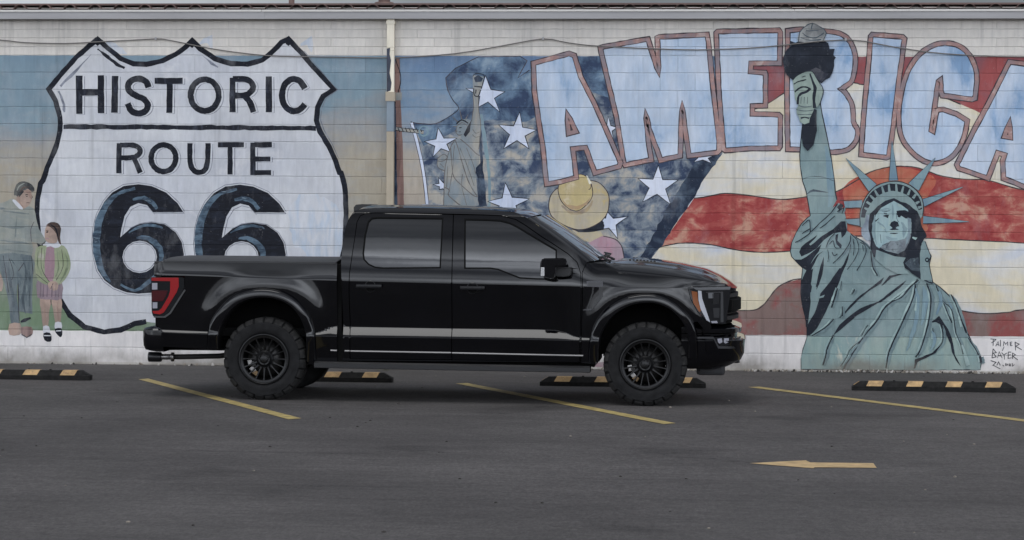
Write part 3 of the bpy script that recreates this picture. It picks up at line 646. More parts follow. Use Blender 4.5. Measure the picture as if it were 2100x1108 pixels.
def digit(dx, dy, k):
    T = lambda *L: z2(*[(x+dx, y+dy) for x, y in L]); s = Paint(.0058)
    outer = [(1125, 285), (1090, 230), (1020, 165), (930, 125), (850, 114), (760, 125), (690, 165), (640, 222), (600, 300), (579, 380), (572, 480), (580, 560), (600, 640), (642, 704), (700, 748), (780, 778), (850, 786), (930, 780), (1040, 735), (1110, 640), (1130, 545), (1116, 470), (1080, 410), (1010, 360), (930, 348), (860, 357), (800, 386), (738, 440), (748, 380), (765, 310), (800, 253), (850, 230), (902, 242), (940, 285)]
    off = lambda L, d: [(858+(x-858)*(1+d), 460+(y-460)*(1+d)) for x, y in L]
    s.line(T(*off(outer[:27], .028)), 1.3, gline); s.line(T(*[(x+10, y+14) for x, y in outer[27:]]), 1.3, gline)
    hole = [(858+106*math.sin(a/16*2*math.pi), 560-99*math.cos(a/16*2*math.pi)) for a in range(16)]
    s.poly(T(*outer), ink, holes=[T(*hole)], rough=.35)
    s.line(T((770, 150), (700, 190), (650, 245), (615, 320), (597, 400), (592, 480), (600, 560), (625, 645), (680, 715)), [3, 9, 13, 15, 15, 15, 14, 11, 4], sh_blue, smooth=3, rough=1)
    s.line(T((720, 170), (830, 140)), [5, 7], sh_blue, rough=1.2)
    s.line(T((815, 208), (865, 198), (920, 215), (965, 265)), [4, 8, 9, 7], sh_blue, smooth=3, rough=1.2)
    s.line(T((838, 445), (890, 440), (950, 470), (990, 530), (985, 600)), [3, 9, 11, 11, 4], sh_blue, smooth=3, rough=1.2)
    s.line(T((790, 410), (860, 375), (930, 366), (1000, 382)), [3, 6, 6, 3], sh_blue, smooth=3, rough=.8)
    s.line(T((740, 730), (830, 765), (930, 700), (985, 640)), [4, 5, 9, 4], sh_blue, smooth=3, rough=1)
    s.line(T(*[(858+(x-858)*.93, 560+(y-560)*.93) for x, y in hole]), 1.3, gline, closed=True)
    s.line(T((1125, 285), (1130, 292), (945, 290)), 1.5, gline)
    return s.done('painted_numeral', shield)
digit(0, 0, 0); digit(625, 3, 1)
grey_dk = paint('sweater_shade', C(92, 102, 106), C(108, 116, 118), 6); jean_dk = paint('trousers_shade', C(62, 72, 80), C(84, 96, 104), 6, .42, .6); skin_dk = paint('skin_shade', C(122, 104, 98), C(136, 118, 110), 7)
cardi_dk = paint('cardigan_shade', C(92, 104, 84), C(112, 122, 104), 7, .42, .6); skirt_dk = paint('skirt_shade', C(98, 88, 98))
# --- father and girl
s = Paint(.0062)
s.poly(zp((-60, 190), (0, 180), (50, 165), (85, 150), (140, 222), (180, 200), (222, 218), (236, 280), (255, 350), (300, 425), (268, 452), (205, 430), (205, 525), (-60, 520)), grey_kn, smooth=2, rough=.7)
s.poly(zp((-30, 510), (205, 520), (216, 640), (208, 800), (212, 900), (190, 985), (132, 985), (122, 900), (118, 700), (108, 790), (135, 960), (72, 960), (60, 850), (30, 700), (0, 620)), jean, smooth=2, rough=.7)
s.poly(zp((110, 130), (150, 95), (195, 85), (208, 130), (200, 178), (155, 215), (112, 175)), skin, smooth=2)
s.poly(zp((92, 125), (98, 75), (125, 45), (165, 38), (210, 62), (224, 100), (205, 105), (180, 85), (150, 110), (125, 140), (100, 130)), hairg, smooth=2, rough=1.5)
s.poly(zp((80, 165), (100, 160), (150, 212), (130, 220)), sock, smooth=2, rough=.5)
s.line(zp((165, 128), (172, 124), (182, 126)), 2, hairb); s.line(zp((170, 136), (180, 136)), 1.6, ink); s.line(zp((130, 110), (150, 80), (190, 75)), [1, 3, 1], hairb, smooth=3); s.line(zp((110, 100), (125, 70), (160, 50)), [1, 3, 1], grey_kn, smooth=3); s.line(zp((200, 150), (207, 152)), 1.4, skin_dk); s.line(zp((172, 178), (192, 178)), 1.2, hairb); s.line(zp((205, 128), (212, 142), (202, 150)), 1, hairb)
s.poly(zp((60, 965), (130, 960), (140, 1010), (125, 1035), (62, 1035)), skin, smooth=2, rough=.8); s.poly(zp((140, 985), (205, 985), (212, 1030), (175, 1052), (140, 1030)), pole_br, smooth=2, rough=.8)
s.line(zp((140, 1032), (175, 1052), (208, 1030)), 2, ink); s.line(zp((135, 950), (160, 940), (200, 925)), [3, 6, 2], ink, rough=1)
s.poly(zp((-20, 640), (5, 640), (20, 700), (12, 750), (-20, 740)), skin, smooth=2, rough=.6)
for L in (((205, 430), (200, 350), (222, 300)), ((205, 525), (215, 640)), ((118, 700), (122, 900), (130, 960)), ((60, 540), (90, 640), (60, 700)), ((20, 520), (40, 640), (55, 760)), ((160, 560), (120, 620)), ((268, 452), (300, 425))): s.line(zp(*L), 1.2, dkl, smooth=3, rough=.4)
for L, w_ in ((((20, 230), (100, 240), (190, 250)), 3), (((10, 330), (90, 340), (190, 330)), 4), (((0, 420), (80, 430), (190, 440)), 4), (((30, 480), (120, 490), (195, 500)), 3), (((110, 250), (100, 400)), 3)): s.line(zp(*L), [1, w_, 1], grey_dk, smooth=4, rough=.8)
for L, w_ in ((((150, 530), (170, 640), (150, 800), (165, 900)), 5), (((40, 560), (60, 660), (85, 800), (90, 930)), 5), (((185, 560), (195, 700), (190, 850)), 4), (((70, 540), (110, 600)), 3)): s.line(zp(*L), [1]+[w_]*(len(L)-2)+[1], jean_dk, smooth=4, rough=1)
s.poly(zp((150, 100), (195, 95), (206, 130), (196, 150), (180, 120)), skin_dk, smooth=2, rough=.4); s.line(zp((122, 130), (128, 175), (150, 205)), [1, 2.5, 1], skin_dk, smooth=3)
s.done('painted_father')
s = Paint(.0066)
s.poly(zp((260, 800), (330, 800), (320, 880), (312, 985), (280, 985), (268, 880)), skin, smooth=2, rough=.5); s.poly(zp((335, 800), (398, 800), (400, 870), (392, 960), (360, 960), (345, 870)), skin, smooth=2, rough=.5)
s.poly(zp((280, 980), (318, 980), (325, 1030), (285, 1035)), sock, smooth=2); s.poly(zp((358, 955), (398, 955), (400, 1000), (360, 1005)), sock, smooth=2)
s.poly(zp((282, 1025), (325, 1022), (336, 1065), (322, 1080), (290, 1070)), ink, smooth=2); s.poly(zp((358, 995), (398, 992), (404, 1035), (390, 1050), (362, 1020)), ink, smooth=2); s.line(zp((285, 1040), (330, 1040)), 2, sock); s.line(zp((362, 1010), (398, 1008)), 2, sock)
s.poly(zp((250, 660), (390, 660), (404, 800), (330, 806), (260, 800), (240, 770)), skirt, smooth=2, rough=.6)
s.poly(zp((235, 470), (300, 455), (340, 470), (395, 450), (435, 480), (460, 570), (445, 640), (395, 705), (330, 715), (245, 680), (228, 570)), cardi, smooth=2, rough=.5)
s.poly(zp((303, 470), (352, 470), (352, 650), (330, 690), (290, 640)), dress, smooth=2, rough=.5)
s.poly(zp((300, 465), (320, 445), (385, 440), (395, 458), (360, 472), (330, 460)), sock, smooth=2, rough=.4)
s.poly(zp((290, 385), (300, 330), (340, 320), (372, 380), (370, 435), (330, 440), (298, 425)), skin, smooth=2, rough=.3)
s.poly(zp((300, 325), (330, 303), (375, 310), (396, 345), (390, 400), (398, 450), (378, 430), (365, 380), (345, 350), (320, 330)), hairb, smooth=2, rough=.8)
s.poly(zp((312, 700), (345, 685), (378, 700), (370, 745), (325, 740)), skin, smooth=2, rough=.3)
for L in (((272, 470), (270, 600), (320, 690)), ((400, 480), (410, 590), (365, 680)), ((235, 640), (310, 700)), ((330, 735), (345, 700)), ((300, 370), (310, 372)), ((298, 410), (315, 412)), ((330, 806), (332, 840))): s.line(zp(*L), 1.1, dkl, smooth=3, rough=.3)
for L, w_ in ((((250, 490), (245, 580), (270, 650)), 3), (((425, 500), (440, 580), (420, 640), (390, 690)), 4), (((290, 480), (285, 600)), 3), (((370, 480), (380, 600), (360, 660)), 3)): s.line(zp(*L), [1]+[w_]*(len(L)-2)+[1], cardi_dk, smooth=4, rough=.8)
for x in (265, 285, 310, 340, 365, 385): s.line(zp((x, 700), (x-4, 790)), [1, 2], skirt_dk, rough=.5)
s.line(zp((302, 366), (314, 366)), 2, ink); s.line(zp((300, 358), (316, 355)), 1.2, hairb); s.line(zp((298, 408), (318, 410)), 1.8, dress); s.line(zp((330, 320), (365, 350), (380, 420)), [1, 3, 1], ink, smooth=3, rough=.6)
s.line(zp((290, 820), (296, 960)), [1, 2.4], skin_dk); s.line(zp((372, 820), (378, 940)), [1, 2.4], skin_dk)
s.done('painted_girl')
s = Paint(.0068)
s.poly([(1216, 752), (1222, 745), (1240, 742), (1262, 744), (1262, 760), (1216, 762)], pink); s.done('painted_shirt_hem')

# --- the big torch bearer
s = Paint(.0128)
body = z6((960, 228), (975, 250), (990, 272), (1000, 310), (1008, 345), (1010, 400), (1045, 425), (1080, 445), (1140, 490), (1165, 520), (1300, 560), (1450, 500), (1482, 470), (1502, 510), (1525, 555), (1515, 610), (1535, 715), (1580, 745), (1650, 810), (1672, 850), (1690, 890), (1705, 940), (1740, 1010), (1790, 1108))+zw((1830, 800), (1870, 870), (1890, 940), (1880, 1004), (1500, 1006), (1000, 1010), (500, 1008), (110, 1000), (108, 900), (130, 800), (168, 690), (170, 590), (150, 480), (120, 360), (105, 250), (112, 120))+zr((255, 830), (200, 780), (130, 700), (115, 640), (130, 540), (180, 430), (240, 330), (310, 260))+[(1662, 443), (1690, 440)]
s.poly(body, statue, rough=.4)
s.line(body[10:24], 2.2, sdark, rough=.5); s.line(body[22:], 1.6, sdark, rough=.4)
s.poly(zw((170, 680), (600, 682), (1200, 680), (1760, 690), (1850, 850), (1885, 1002), (1000, 1008), (112, 1000), (110, 880), (130, 800)), statlo, rough=1.2)
arm = [(1682, 208), (1686, 235), (1692, 262), (1698, 290), (1704, 320), (1711, 370), (1713, 395), (1716, 410), (1700, 440), (1680, 465), (1668, 476), (1662, 443), (1657, 415), (1653, 392), (1646, 372), (1641, 340), (1640, 318), (1643, 280), (1648, 235)]
s.poly(arm, statue, rough=.3); s.line(arm[:8], 2.2, sdark); s.line(arm[11:], 1.8, sdark)
s.line([(1694, 300), (1701, 345), (1704, 400), (1700, 425)], [4, 12, 12, 4], statblue, smooth=3, rough=1)
s.line([(1646, 368), (1664, 362), (1690, 364), (1711, 372)], 1.1, smid, smooth=3); s.line([(1655, 398), (1668, 391), (1700, 395)], [2, 4, 1], smid, smooth=3, rough=.8)
statmid = paint('statue_half_shade', C(86, 104, 112), C(102, 122, 128), 5, .42, .6)
# folds: dark shapes on the sleeve and robe
for L in (((215, 650), (240, 590), (290, 545), (360, 500), (420, 455), (400, 490), (330, 560), (345, 575), (470, 470), (600, 390), (690, 300), (740, 300), (760, 400), (740, 450), (700, 490), (690, 420), (600, 440), (500, 510), (420, 600), (330, 660), (240, 700)),
          ((160, 735), (240, 735), (300, 700), (400, 620), (470, 560), (440, 640), (380, 720), (330, 820), (300, 860), (255, 830), (200, 780)),
          ((275, 900), (300, 850), (420, 680), (500, 630), (440, 680), (360, 830), (330, 960), (360, 1040), (350, 1108), (230, 1108), (240, 980)),
          ((410, 1080), (430, 920), (460, 800), (495, 700), (495, 800), (480, 900), (440, 1020)),
          ((470, 1108), (560, 1010), (650, 880), (720, 790), (790, 640), (770, 740), (700, 900), (650, 1040), (610, 1108)),
          ((640, 140), (690, 95), (720, 120), (680, 180)), ((630, 455), (660, 440), (650, 520), (700, 570), (690, 610), (640, 560), (625, 500))):
    s.poly(zr(*L), sdark, rough=.5)
for L, w_ in ((((170, 540), (230, 510), (330, 440), (350, 380), (250, 440)), 2), (((250, 350), (330, 285), (340, 420)), 2), (((350, 420), (450, 320), (580, 200), (650, 100)), 2.2), (((450, 380), (520, 330), (620, 240)), 2), (((700, 150), (650, 190), (720, 150), (700, 210)), 2),
              (((590, 650), (610, 690), (650, 670)), 2), (((560, 560), (600, 520), (625, 600), (690, 600)), 1.6), (((540, 620), (550, 700), (540, 760)), 1.2), (((600, 780), (680, 700), (730, 640), (790, 540), (800, 460)), 2), (((760, 850), (840, 740), (890, 620), (870, 510), (800, 440)), 1.4), (((830, 500), (840, 600), (830, 690)), 1.4),
              (((870, 860), (930, 760), (975, 650), (960, 570), (910, 540)), 1.6), (((935, 570), (945, 640)), 1.2), (((800, 560), (790, 650)), 1.2), (((1030, 640), (1040, 750), (1060, 840), (1110, 915)), 2.2), (((860, 480), (950, 540), (1020, 610)), 1.8), (((700, 980), (680, 1080)), 1.2), (((520, 600), (560, 500), (620, 440)), 1.4)):
    q_ = zr(*L); n_ = len(q_); s.line([(x+2.5, y+1.2) for x, y in q_], [.6]+[w_*2.2]*(n_-2)+[.6] if n_ > 2 else w_*1.5, statmid, smooth=4, rough=.8); s.line(q_, w_, sdark, smooth=4, rough=.35)
for L in (((110, 130), (230, 0), (200, 200), (205, 330), (190, 440), (170, 590), (158, 580), (150, 470), (115, 330), (104, 230)),
          ((165, 665), (175, 560), (240, 450), (285, 320), (300, 250), (400, 130), (490, 0), (525, 0), (470, 170), (400, 330), (340, 460), (270, 590), (200, 665)),
          ((255, 190), (275, 90), (300, 0), (330, 0), (310, 90), (270, 180)),
          ((430, 660), (490, 560), (580, 480), (700, 395), (870, 330), (860, 350), (760, 410), (660, 470), (580, 540), (500, 610)),
          ((500, 480), (590, 370), (700, 265), (830, 170), (930, 90), (900, 150), (760, 240), (640, 350), (530, 470)),
          ((900, 180), (980, 75), (1050, 62), (1180, 42), (1060, 75), (1000, 95), (940, 150)),
          ((850, 350), (960, 260), (1060, 185), (1150, 120), (1080, 200), (990, 270), (900, 335)),
          ((1350, 600), (1370, 545), (1430, 510), (1472, 470), (1500, 510), (1560, 600), (1600, 700), (1615, 770), (1590, 760), (1550, 670), (1490, 560), (1440, 530), (1390, 540)),
          ((1220, 1000), (1235, 900), (1300, 880), (1400, 840), (1480, 780), (1500, 770), (1440, 840), (1340, 890), (1260, 930), (1240, 985)),
          ((1585, 750), (1615, 770), (1630, 860), (1690, 975), (1640, 910), (1600, 830))):
    s.poly(zw(*L), sdark, rough=.6)
s.poly(zw((270, 290), (310, 275), (345, 262), (330, 290), (285, 300)), statue, rough=.4)
for L, w_ in ((((430, 660), (370, 790), (350, 880), (325, 960)), 2.4), (((1260, 110), (1150, 220), (1020, 320), (930, 400), (860, 520), (740, 660), (640, 810), (560, 940), (525, 1010)), 3), (((1010, 330), (1100, 290), (1200, 180), (1270, 120)), 2), (((1240, 160), (1215, 300), (1150, 450), (1080, 600), (1010, 750), (970, 860), (950, 985)), 2.6),
              (((1350, 150), (1390, 280), (1385, 420), (1350, 610), (1290, 800), (1240, 880)), 2.4), (((1440, 170), (1500, 310), (1560, 450), (1600, 540)), 1.8), (((1520, 340), (1600, 420), (1640, 640), (1690, 760), (1710, 850)), 1.6), (((1590, 260), (1640, 360), (1680, 470), (1740, 640)), 2.2), (((1490, 560), (1510, 640), (1500, 740), (1420, 830)), 2), (((690, 720), (600, 800), (560, 880), (500, 970)), 1.4),
              (((470, 200), (440, 300), (410, 390)), 2.4), (((520, 380), (515, 460), (490, 490)), 1.6), (((215, 670), (300, 620), (380, 560), (430, 500)), 2), (((640, 210), (610, 260)), 1.6), (((820, 0), (865, 75)), 2.4), (((1760, 690), (1830, 800), (1870, 870)), 2), (((1875, 870), (1890, 935)), 5), (((1290, 80), (1330, 120), (1410, 150)), 2.4), (((770, 560), (700, 680)), 1.2), (((1410, 590), (1420, 700), (1400, 800)), 1.6)):
    q_ = zw(*L); n_ = len(q_); s.line([(x+4, y+1.5) for x, y in q_], [1]+[w_*2.6]*(n_-2)+[1] if n_ > 2 else w_*1.6, statmid, smooth=4, rough=1); s.line([(x-3.5, y-1.5) for x, y in q_], [.5]+[w_*1.3]*(n_-2)+[.5] if n_ > 2 else w_, statlt, smooth=4, rough=.8); s.line(q_, w_, sdark, smooth=4, rough=.4)
for L, w_ in ((((1240, 200), (1260, 320), (1245, 520), (1200, 680), (1150, 820)), [2, 9, 8, 8, 2]), (((1320, 180), (1340, 320), (1300, 560)), [4, 12, 3]), (((1470, 230), (1490, 330), (1450, 460)), [4, 8, 3]), (((1560, 300), (1600, 400)), [2, 4]), (((1400, 620), (1430, 700), (1390, 820)), [3, 8, 3])):
    s.line(zw(*L), w_, statblue, smooth=4, rough=1)
for L, w_ in ((((1250, 280), (1235, 420)), [1, 4]), (((1660, 480), (1690, 580)), [2, 5]), (((1700, 760), (1760, 960)), [3, 9])): s.line(zw(*L), w_, statlt, rough=.8)
# crown spikes
for a, b, t in (((1780, 390), (1799, 381), (1735, 325)), ((1823.5, 371), (1841, 370), (1829, 290)), ((1863, 377), (1884, 391), (1918, 324)), ((1892, 409), (1894, 424), (1974, 384)), ((1892, 443.5), (1894, 458.5), (1987, 455))):
    s.line([((a[0]+b[0])/2, (a[1]+b[1])/2), t], [math.dist(a, b)+2, 1.5], sdark); s.line([((a[0]+b[0])/2, (a[1]+b[1])/2), t], [math.dist(a, b), .8], statblue, rough=.1)
s.poly([(1730, 413), (1768, 411), (1768, 426), (1733, 426)], statblue); s.poly([(1733, 450), (1764, 448.5), (1766, 464), (1738, 458)], statblue)
for q in ([(1722, 411), (1768, 410)], [(1733, 427), (1768, 427)], [(1733, 449), (1764, 447.5)], [(1737, 459), (1766, 465)]): s.line(q, 1.3, cl)
# head
s.poly(zf((845, 850), (875, 860), (935, 1030), (900, 1095), (950, 1300), (820, 1300), (800, 1000)), statue, rough=.4); s.line(zf((870, 860), (935, 1030), (905, 1095)), 1.6, sdark); s.line(zf(*ell(892, 1070, 18, 20, 8)[:-1]), 2.6, sdark, closed=True, smooth=2)
halo_o = zf((135, 700), (132, 540), (185, 375), (285, 250), (400, 195), (510, 178), (620, 190), (740, 252), (825, 355), (852, 460), (842, 570))
s.poly(halo_o+zf((790, 640), (500, 700), (200, 700)), statue, smooth=0, rough=.3); s.line(halo_o, 1.8, sdark, smooth=3)
mid = zf((165, 590), (175, 520), (232, 400), (300, 320), (390, 270), (510, 245), (640, 275), (720, 330), (780, 400), (815, 500))
s.line(mid, [8, 10, 13, 14, 15, 15, 15, 14, 12, 8], sdark, smooth=4, rough=.5)
for a, b in (((180, 480), (225, 500)), ((205, 410), (255, 445)), ((245, 335), (300, 390)), ((300, 280), (340, 350)), ((380, 235), (400, 320)), ((455, 215), (465, 310)), ((540, 210), (545, 305)), ((625, 235), (605, 310)), ((700, 270), (675, 335)), ((765, 325), (730, 370)), ((805, 405), (765, 430)), ((835, 465), (790, 480))):
    s.line(zf(a, b), [3.6, 5.6], statue, rough=.5)
s.poly(zf((205, 560), (235, 560), (245, 700), (270, 850), (200, 850), (150, 790), (145, 720), (190, 640)), paint('statue_veil', C(128, 142, 156), C(96, 108, 124), 5, .42, .6), rough=1)
s.poly(zf((515, 370), (420, 400), (330, 460), (240, 545), (230, 640), (225, 720), (255, 850), (245, 920), (290, 1040), (330, 1040), (420, 1080), (520, 1120), (640, 1160), (820, 1290), (810, 1108), (820, 900), (860, 830), (890, 810), (880, 770), (835, 700), (820, 600), (780, 515), (700, 450), (600, 410)), sdark, rough=1.2)
s.poly(zf((315, 955), (400, 985), (520, 1030), (650, 1045), (620, 1100), (640, 1170), (700, 1230), (560, 1230), (420, 1160), (300, 1060)), statue, rough=.5)
s.poly(zf((640, 1110), (700, 1050), (800, 1040), (805, 1200), (720, 1190)), smid, rough=1.5)
face_sh = paint('face_half_shade', C(104, 126, 136), C(116, 138, 146), 8)
fc = zf((515, 402), (450, 435), (370, 480), (310, 560), (288, 640), (282, 760), (286, 850), (315, 915), (350, 940), (450, 975), (560, 1000), (640, 960), (690, 860), (712, 760), (716, 650), (695, 560), (672, 500), (600, 445))
s.poly(fc, face_lt, rough=.3)
s.poly(zf((350, 935), (400, 890), (480, 850), (560, 852), (640, 830), (705, 740), (712, 800), (690, 870), (640, 958), (560, 1000), (450, 975)), paint('jaw_shade', C(86, 94, 104), C(112, 124, 132), 9, .42, .6, c3=C(48, 54, 64)), rough=1.5)
s.poly(zf((545, 515), (580, 508), (640, 505), (700, 530), (720, 600), (690, 600), (650, 600), (600, 570), (570, 582), (550, 560)), sdark, rough=.5)
s.line(zf((375, 515), (430, 518), (470, 512)), [1, 2.6, 1], smid); s.line(zf((395, 570), (420, 572), (445, 570), (440, 595)), [2, 5, 5, 2], sdark, rough=.5); s.line(zf((400, 540), (440, 545)), 2, smid)
s.line(zf((290, 640), (320, 620), (345, 600)), [5, 3, 1], sdark, rough=.6); s.line(zf((560, 570), (590, 580)), [5, 3], sdark)
s.poly(zf((455, 665), (490, 640), (520, 625), (560, 640), (578, 690), (552, 692), (535, 710), (575, 728), (540, 730), (510, 735), (462, 728), (500, 708), (480, 690)), sdark, rough=.4)
s.line(zf((450, 752), (510, 745), (582, 752)), [2, 5, 2], statlt); s.line(zf((470, 768), (520, 770), (560, 766)), [1, 3, 1], sdark)
for L, w_ in ((((300, 560), (290, 660), (288, 780), (320, 900)), 7), (((500, 440), (505, 540), (500, 620)), 5), (((330, 640), (400, 700), (430, 760)), 5), (((600, 640), (640, 720), (620, 820)), 9), (((420, 800), (470, 830), (560, 835)), 6), (((340, 520), (420, 490), (480, 500)), 4)): s.line(zf(*L), [1]+[w_]*(len(L)-2)+[1], face_sh, smooth=4, rough=1)
for L, w_ in ((((460, 560), (470, 640), (450, 690)), 4), (((360, 680), (410, 720)), 5), (((490, 790), (540, 795)), 5), (((560, 440), (620, 480)), 4)): s.line(zf(*L), [1]+[w_]*(len(L)-2)+[1] if len(L) > 2 else w_, statlt, smooth=3, rough=.8)
s.line(zf((545, 540), (548, 600), (570, 640)), 1.2, smid, smooth=3); s.line(zf((360, 780), (370, 880)), 1, smid)
s.poly(zf((670, 590), (712, 600), (716, 700), (690, 830), (640, 920), (672, 760)), paint('cheek_shade', C(96, 112, 124), C(112, 130, 140), 7), rough=1)
s.line(zf((350, 938), (450, 985), (560, 1015), (650, 1010)), 3.4, sdark, smooth=3); s.line(zf((725, 815), (760, 830), (780, 820)), [3, 5, 1], statlt)
s.line(zf((430, 940), (440, 900), (480, 860)), 1.4, smid); s.line(zf((380, 905), (450, 880)), 1.2, smid)
# torch, hand and the shadow down the arm
s.poly(zt((210, 740), (300, 720), (335, 735), (332, 830), (338, 900), (310, 1020), (262, 1070), (228, 1032), (213, 960), (220, 850)), sdark, rough=.8)
s.poly(zt((185, 195), (200, 100), (240, 60), (300, 30), (370, 62), (412, 100), (405, 145), (375, 185)), torchg, smooth=2, rough=.8)
for L in (((185, 195), (200, 105), (245, 58), (300, 32), (375, 68), (412, 110), (385, 180)), ((220, 110), (260, 140), (330, 150), (395, 110)), ((205, 150), (280, 170), (370, 165)), ((300, 32), (290, 80)), ((250, 95), (350, 90))): s.line(zt(*L), 1.8, smid, smooth=3, rough=.6)
s.poly(zt((130, 215), (120, 175), (165, 192), (185, 182), (300, 192), (385, 172), (432, 190), (438, 240), (482, 242), (466, 288), (494, 312), (474, 332), (478, 380), (470, 425), (440, 470), (372, 522), (270, 440), (142, 492), (112, 470), (88, 442), (72, 408), (66, 370), (62, 335), (66, 300), (78, 270), (95, 245)), sdark, rough=2.4)
s.poly(zt((250, 420), (330, 390), (430, 440), (380, 510), (310, 480)), paint('ball_grey', C(66, 68, 76), C(38, 42, 54), 6), rough=2)
s.poly(zt((140, 495), (180, 455), (240, 425), (300, 425), (340, 490), (390, 578), (372, 640), (355, 700), (320, 720), (300, 745), (190, 705), (158, 640), (148, 560)), handg, rough=.4)
s.line(zt((280, 440), (300, 500), (322, 560), (312, 640), (318, 720)), [3, 4, 7, 6, 7], sdark, smooth=3, rough=.5)
for L, w_ in ((((150, 528), (180, 508), (220, 498), (250, 488)), 2.4), (((158, 590), (190, 562), (230, 548), (275, 558)), 3), (((182, 690), (185, 640), (205, 605), (250, 590), (285, 560)), 5), (((215, 470), (245, 460)), 1.6), (((140, 495), (180, 455), (240, 425), (300, 425), (340, 490), (390, 578), (355, 700)), 1.6)): s.line(zt(*L), w_, sdark, smooth=3, rough=.4)
s.poly(zt((195, 625), (290, 620), (300, 700), (190, 705)), handg, rough=.3)
for x in (210, 235, 262): s.line(zt((x, 630), (x-3, 685)), 1.2, smid)
s.poly(zt((170, 730), (188, 698), (300, 702), (312, 735), (295, 772), (280, 800), (275, 838), (235, 852), (200, 832), (190, 790), (175, 770)), handg, rough=.3)
for L in (((170, 732), (240, 745), (310, 735)), ((182, 770), (240, 775), (295, 770)), ((205, 810), (240, 795), (280, 800)), ((188, 700), (240, 712), (300, 704))): s.line(zt(*L), 1.6, smid, smooth=3)
s.line(zt((205, 800), (240, 795), (272, 805)), 2.4, sdark, smooth=3)
s.done('painted_torch_bearer')
# --- signature, brushed on the plinth
s = Paint(.0070)
for L in (((345, 170), (470, 180), (430, 225), (365, 260)), ((410, 185), (405, 325)), ((465, 335), (520, 230), (540, 330)), ((490, 300), (540, 300)), ((572, 190), (572, 340)), ((640, 330), (650, 230), (690, 290), (735, 240), (740, 320)), ((795, 240), (800, 325)), ((795, 245), (840, 240)), ((800, 285), (830, 280)), ((800, 325), (845, 320)),
          ((905, 235), (915, 430)), ((900, 240), (1000, 290), (920, 335), (1055, 415)),
          ((405, 390), (380, 600)), ((405, 395), (480, 480), (410, 490), (475, 575), (375, 605)), ((505, 605), (545, 460), (610, 605)), ((520, 550), (585, 550)), ((600, 480), (650, 535), (715, 490)), ((655, 345), (615, 440)), ((655, 535), (665, 635)), ((750, 465), (745, 610), (825, 600)), ((750, 465), (815, 470)), ((748, 535), (810, 530)), ((845, 485), (850, 625)), ((850, 490), (915, 530), (855, 560), (965, 645)),
          ((350, 660), (470, 700), (395, 780)), ((395, 760), (570, 850)), ((490, 770), (530, 690), (570, 770)), ((620, 760), (655, 790)), ((690, 720), (690, 780)), ((720, 725), (715, 770), (740, 750)), ((770, 725), (770, 775), (800, 780), (795, 730)), ((840, 720), (845, 790), (890, 750))):
    s.line(zg(*L), 1.5, gline if False else sdark, rough=.15)
s.done('painted_signature')

# --- gutter, roof edge, downpipe, cable
alu = mat('gutter_enamel', C(134, 135, 140), .5); noisy(alu, 3, .85, 1.08, stretch=(.3, 1, 2))
alulip = mat('gutter_lip', C(172, 172, 172), .4)
GT = on_y(1050, 19, WALL_Y-.14).z; GB = on_y(1050, 38.5, WALL_Y-.14).z
bm = bmesh.new()
x0 = -12
for k, x1 in enumerate((-1.0, 5.2, 15)):        # lengths of gutter, lapped at the joints
    add_box(bm, x0, x1-.004, WALL_Y-.14, WALL_Y-.132, GB, GT-.03, 0); add_box(bm, x0, x1-.004, WALL_Y-.132, WALL_Y-.003, GB, GB+.006)
    add_box(bm, x0, x1-.004, WALL_Y-.152, WALL_Y-.128, GT-.03, GT-.004, .005, 1)
    add_box(bm, x1-.03, x1+.03, WALL_Y-.1445, WALL_Y-.1405, GB-.002, GT-.032); x0 = x1
obj('gutter', bm, [alu, alulip], bld)
rust = mat('roof_metal', (.16, .10, .085), .6); noisy(rust, 4, .5, 1.5, bump=.002)
rustl = mat('roof_metal_pale', (.30, .25, .23), .55)
bm = bmesh.new()
P_ = .3; zt_ = on_y(1050, 15.5, WALL_Y-.1).z
prof = []
for k in range(-40, 50):
    x = k*P_
    prof += [(x-.075, 0), (x-.045, .034), (x-.02, .047), (x+.02, .047), (x+.045, .034), (x+.075, 0)]
A = [bm.verts.new((x, WALL_Y-.10, zt_+z-.012)) for x, z in prof]; B = [bm.verts.new((x, WALL_Y+4.5, zt_+z+.12)) for x, z in prof]
A2 = [bm.verts.new((x, WALL_Y-.10, zt_+z-.006)) for x, z in prof]; B2 = [bm.verts.new((x, WALL_Y+4.5, zt_+z+.126)) for x, z in prof]
for i in range(len(prof)-1):
    bm.faces.new((A[i], A[i+1], B[i+1], B[i])); bm.faces.new((A2[i], B2[i], B2[i+1], A2[i+1])); bm.faces.new((A[i], A2[i], A2[i+1], A[i+1]))
obj('roof', bm, [rust], bld)
bm = bmesh.new(); add_box(bm, -12, 15, WALL_Y-.02, WALL_Y+.02, 4.2, zt_-.02); obj('eave_board', bm, mat('eave_dark', (.02, .018, .018), .8), bld)
bm = bmesh.new(); zr_ = on_y(1050, 9, WALL_Y+.1).z
add_box(bm, -12, 15, WALL_Y-.02, WALL_Y+.4, zr_-.016, zr_+.005); obj('ridge_flashing', bm, noisy(mat('flashing', (.12, .075, .065), .6), 3, .6, 1.4, stretch=(.4, 1, 1)), bld)
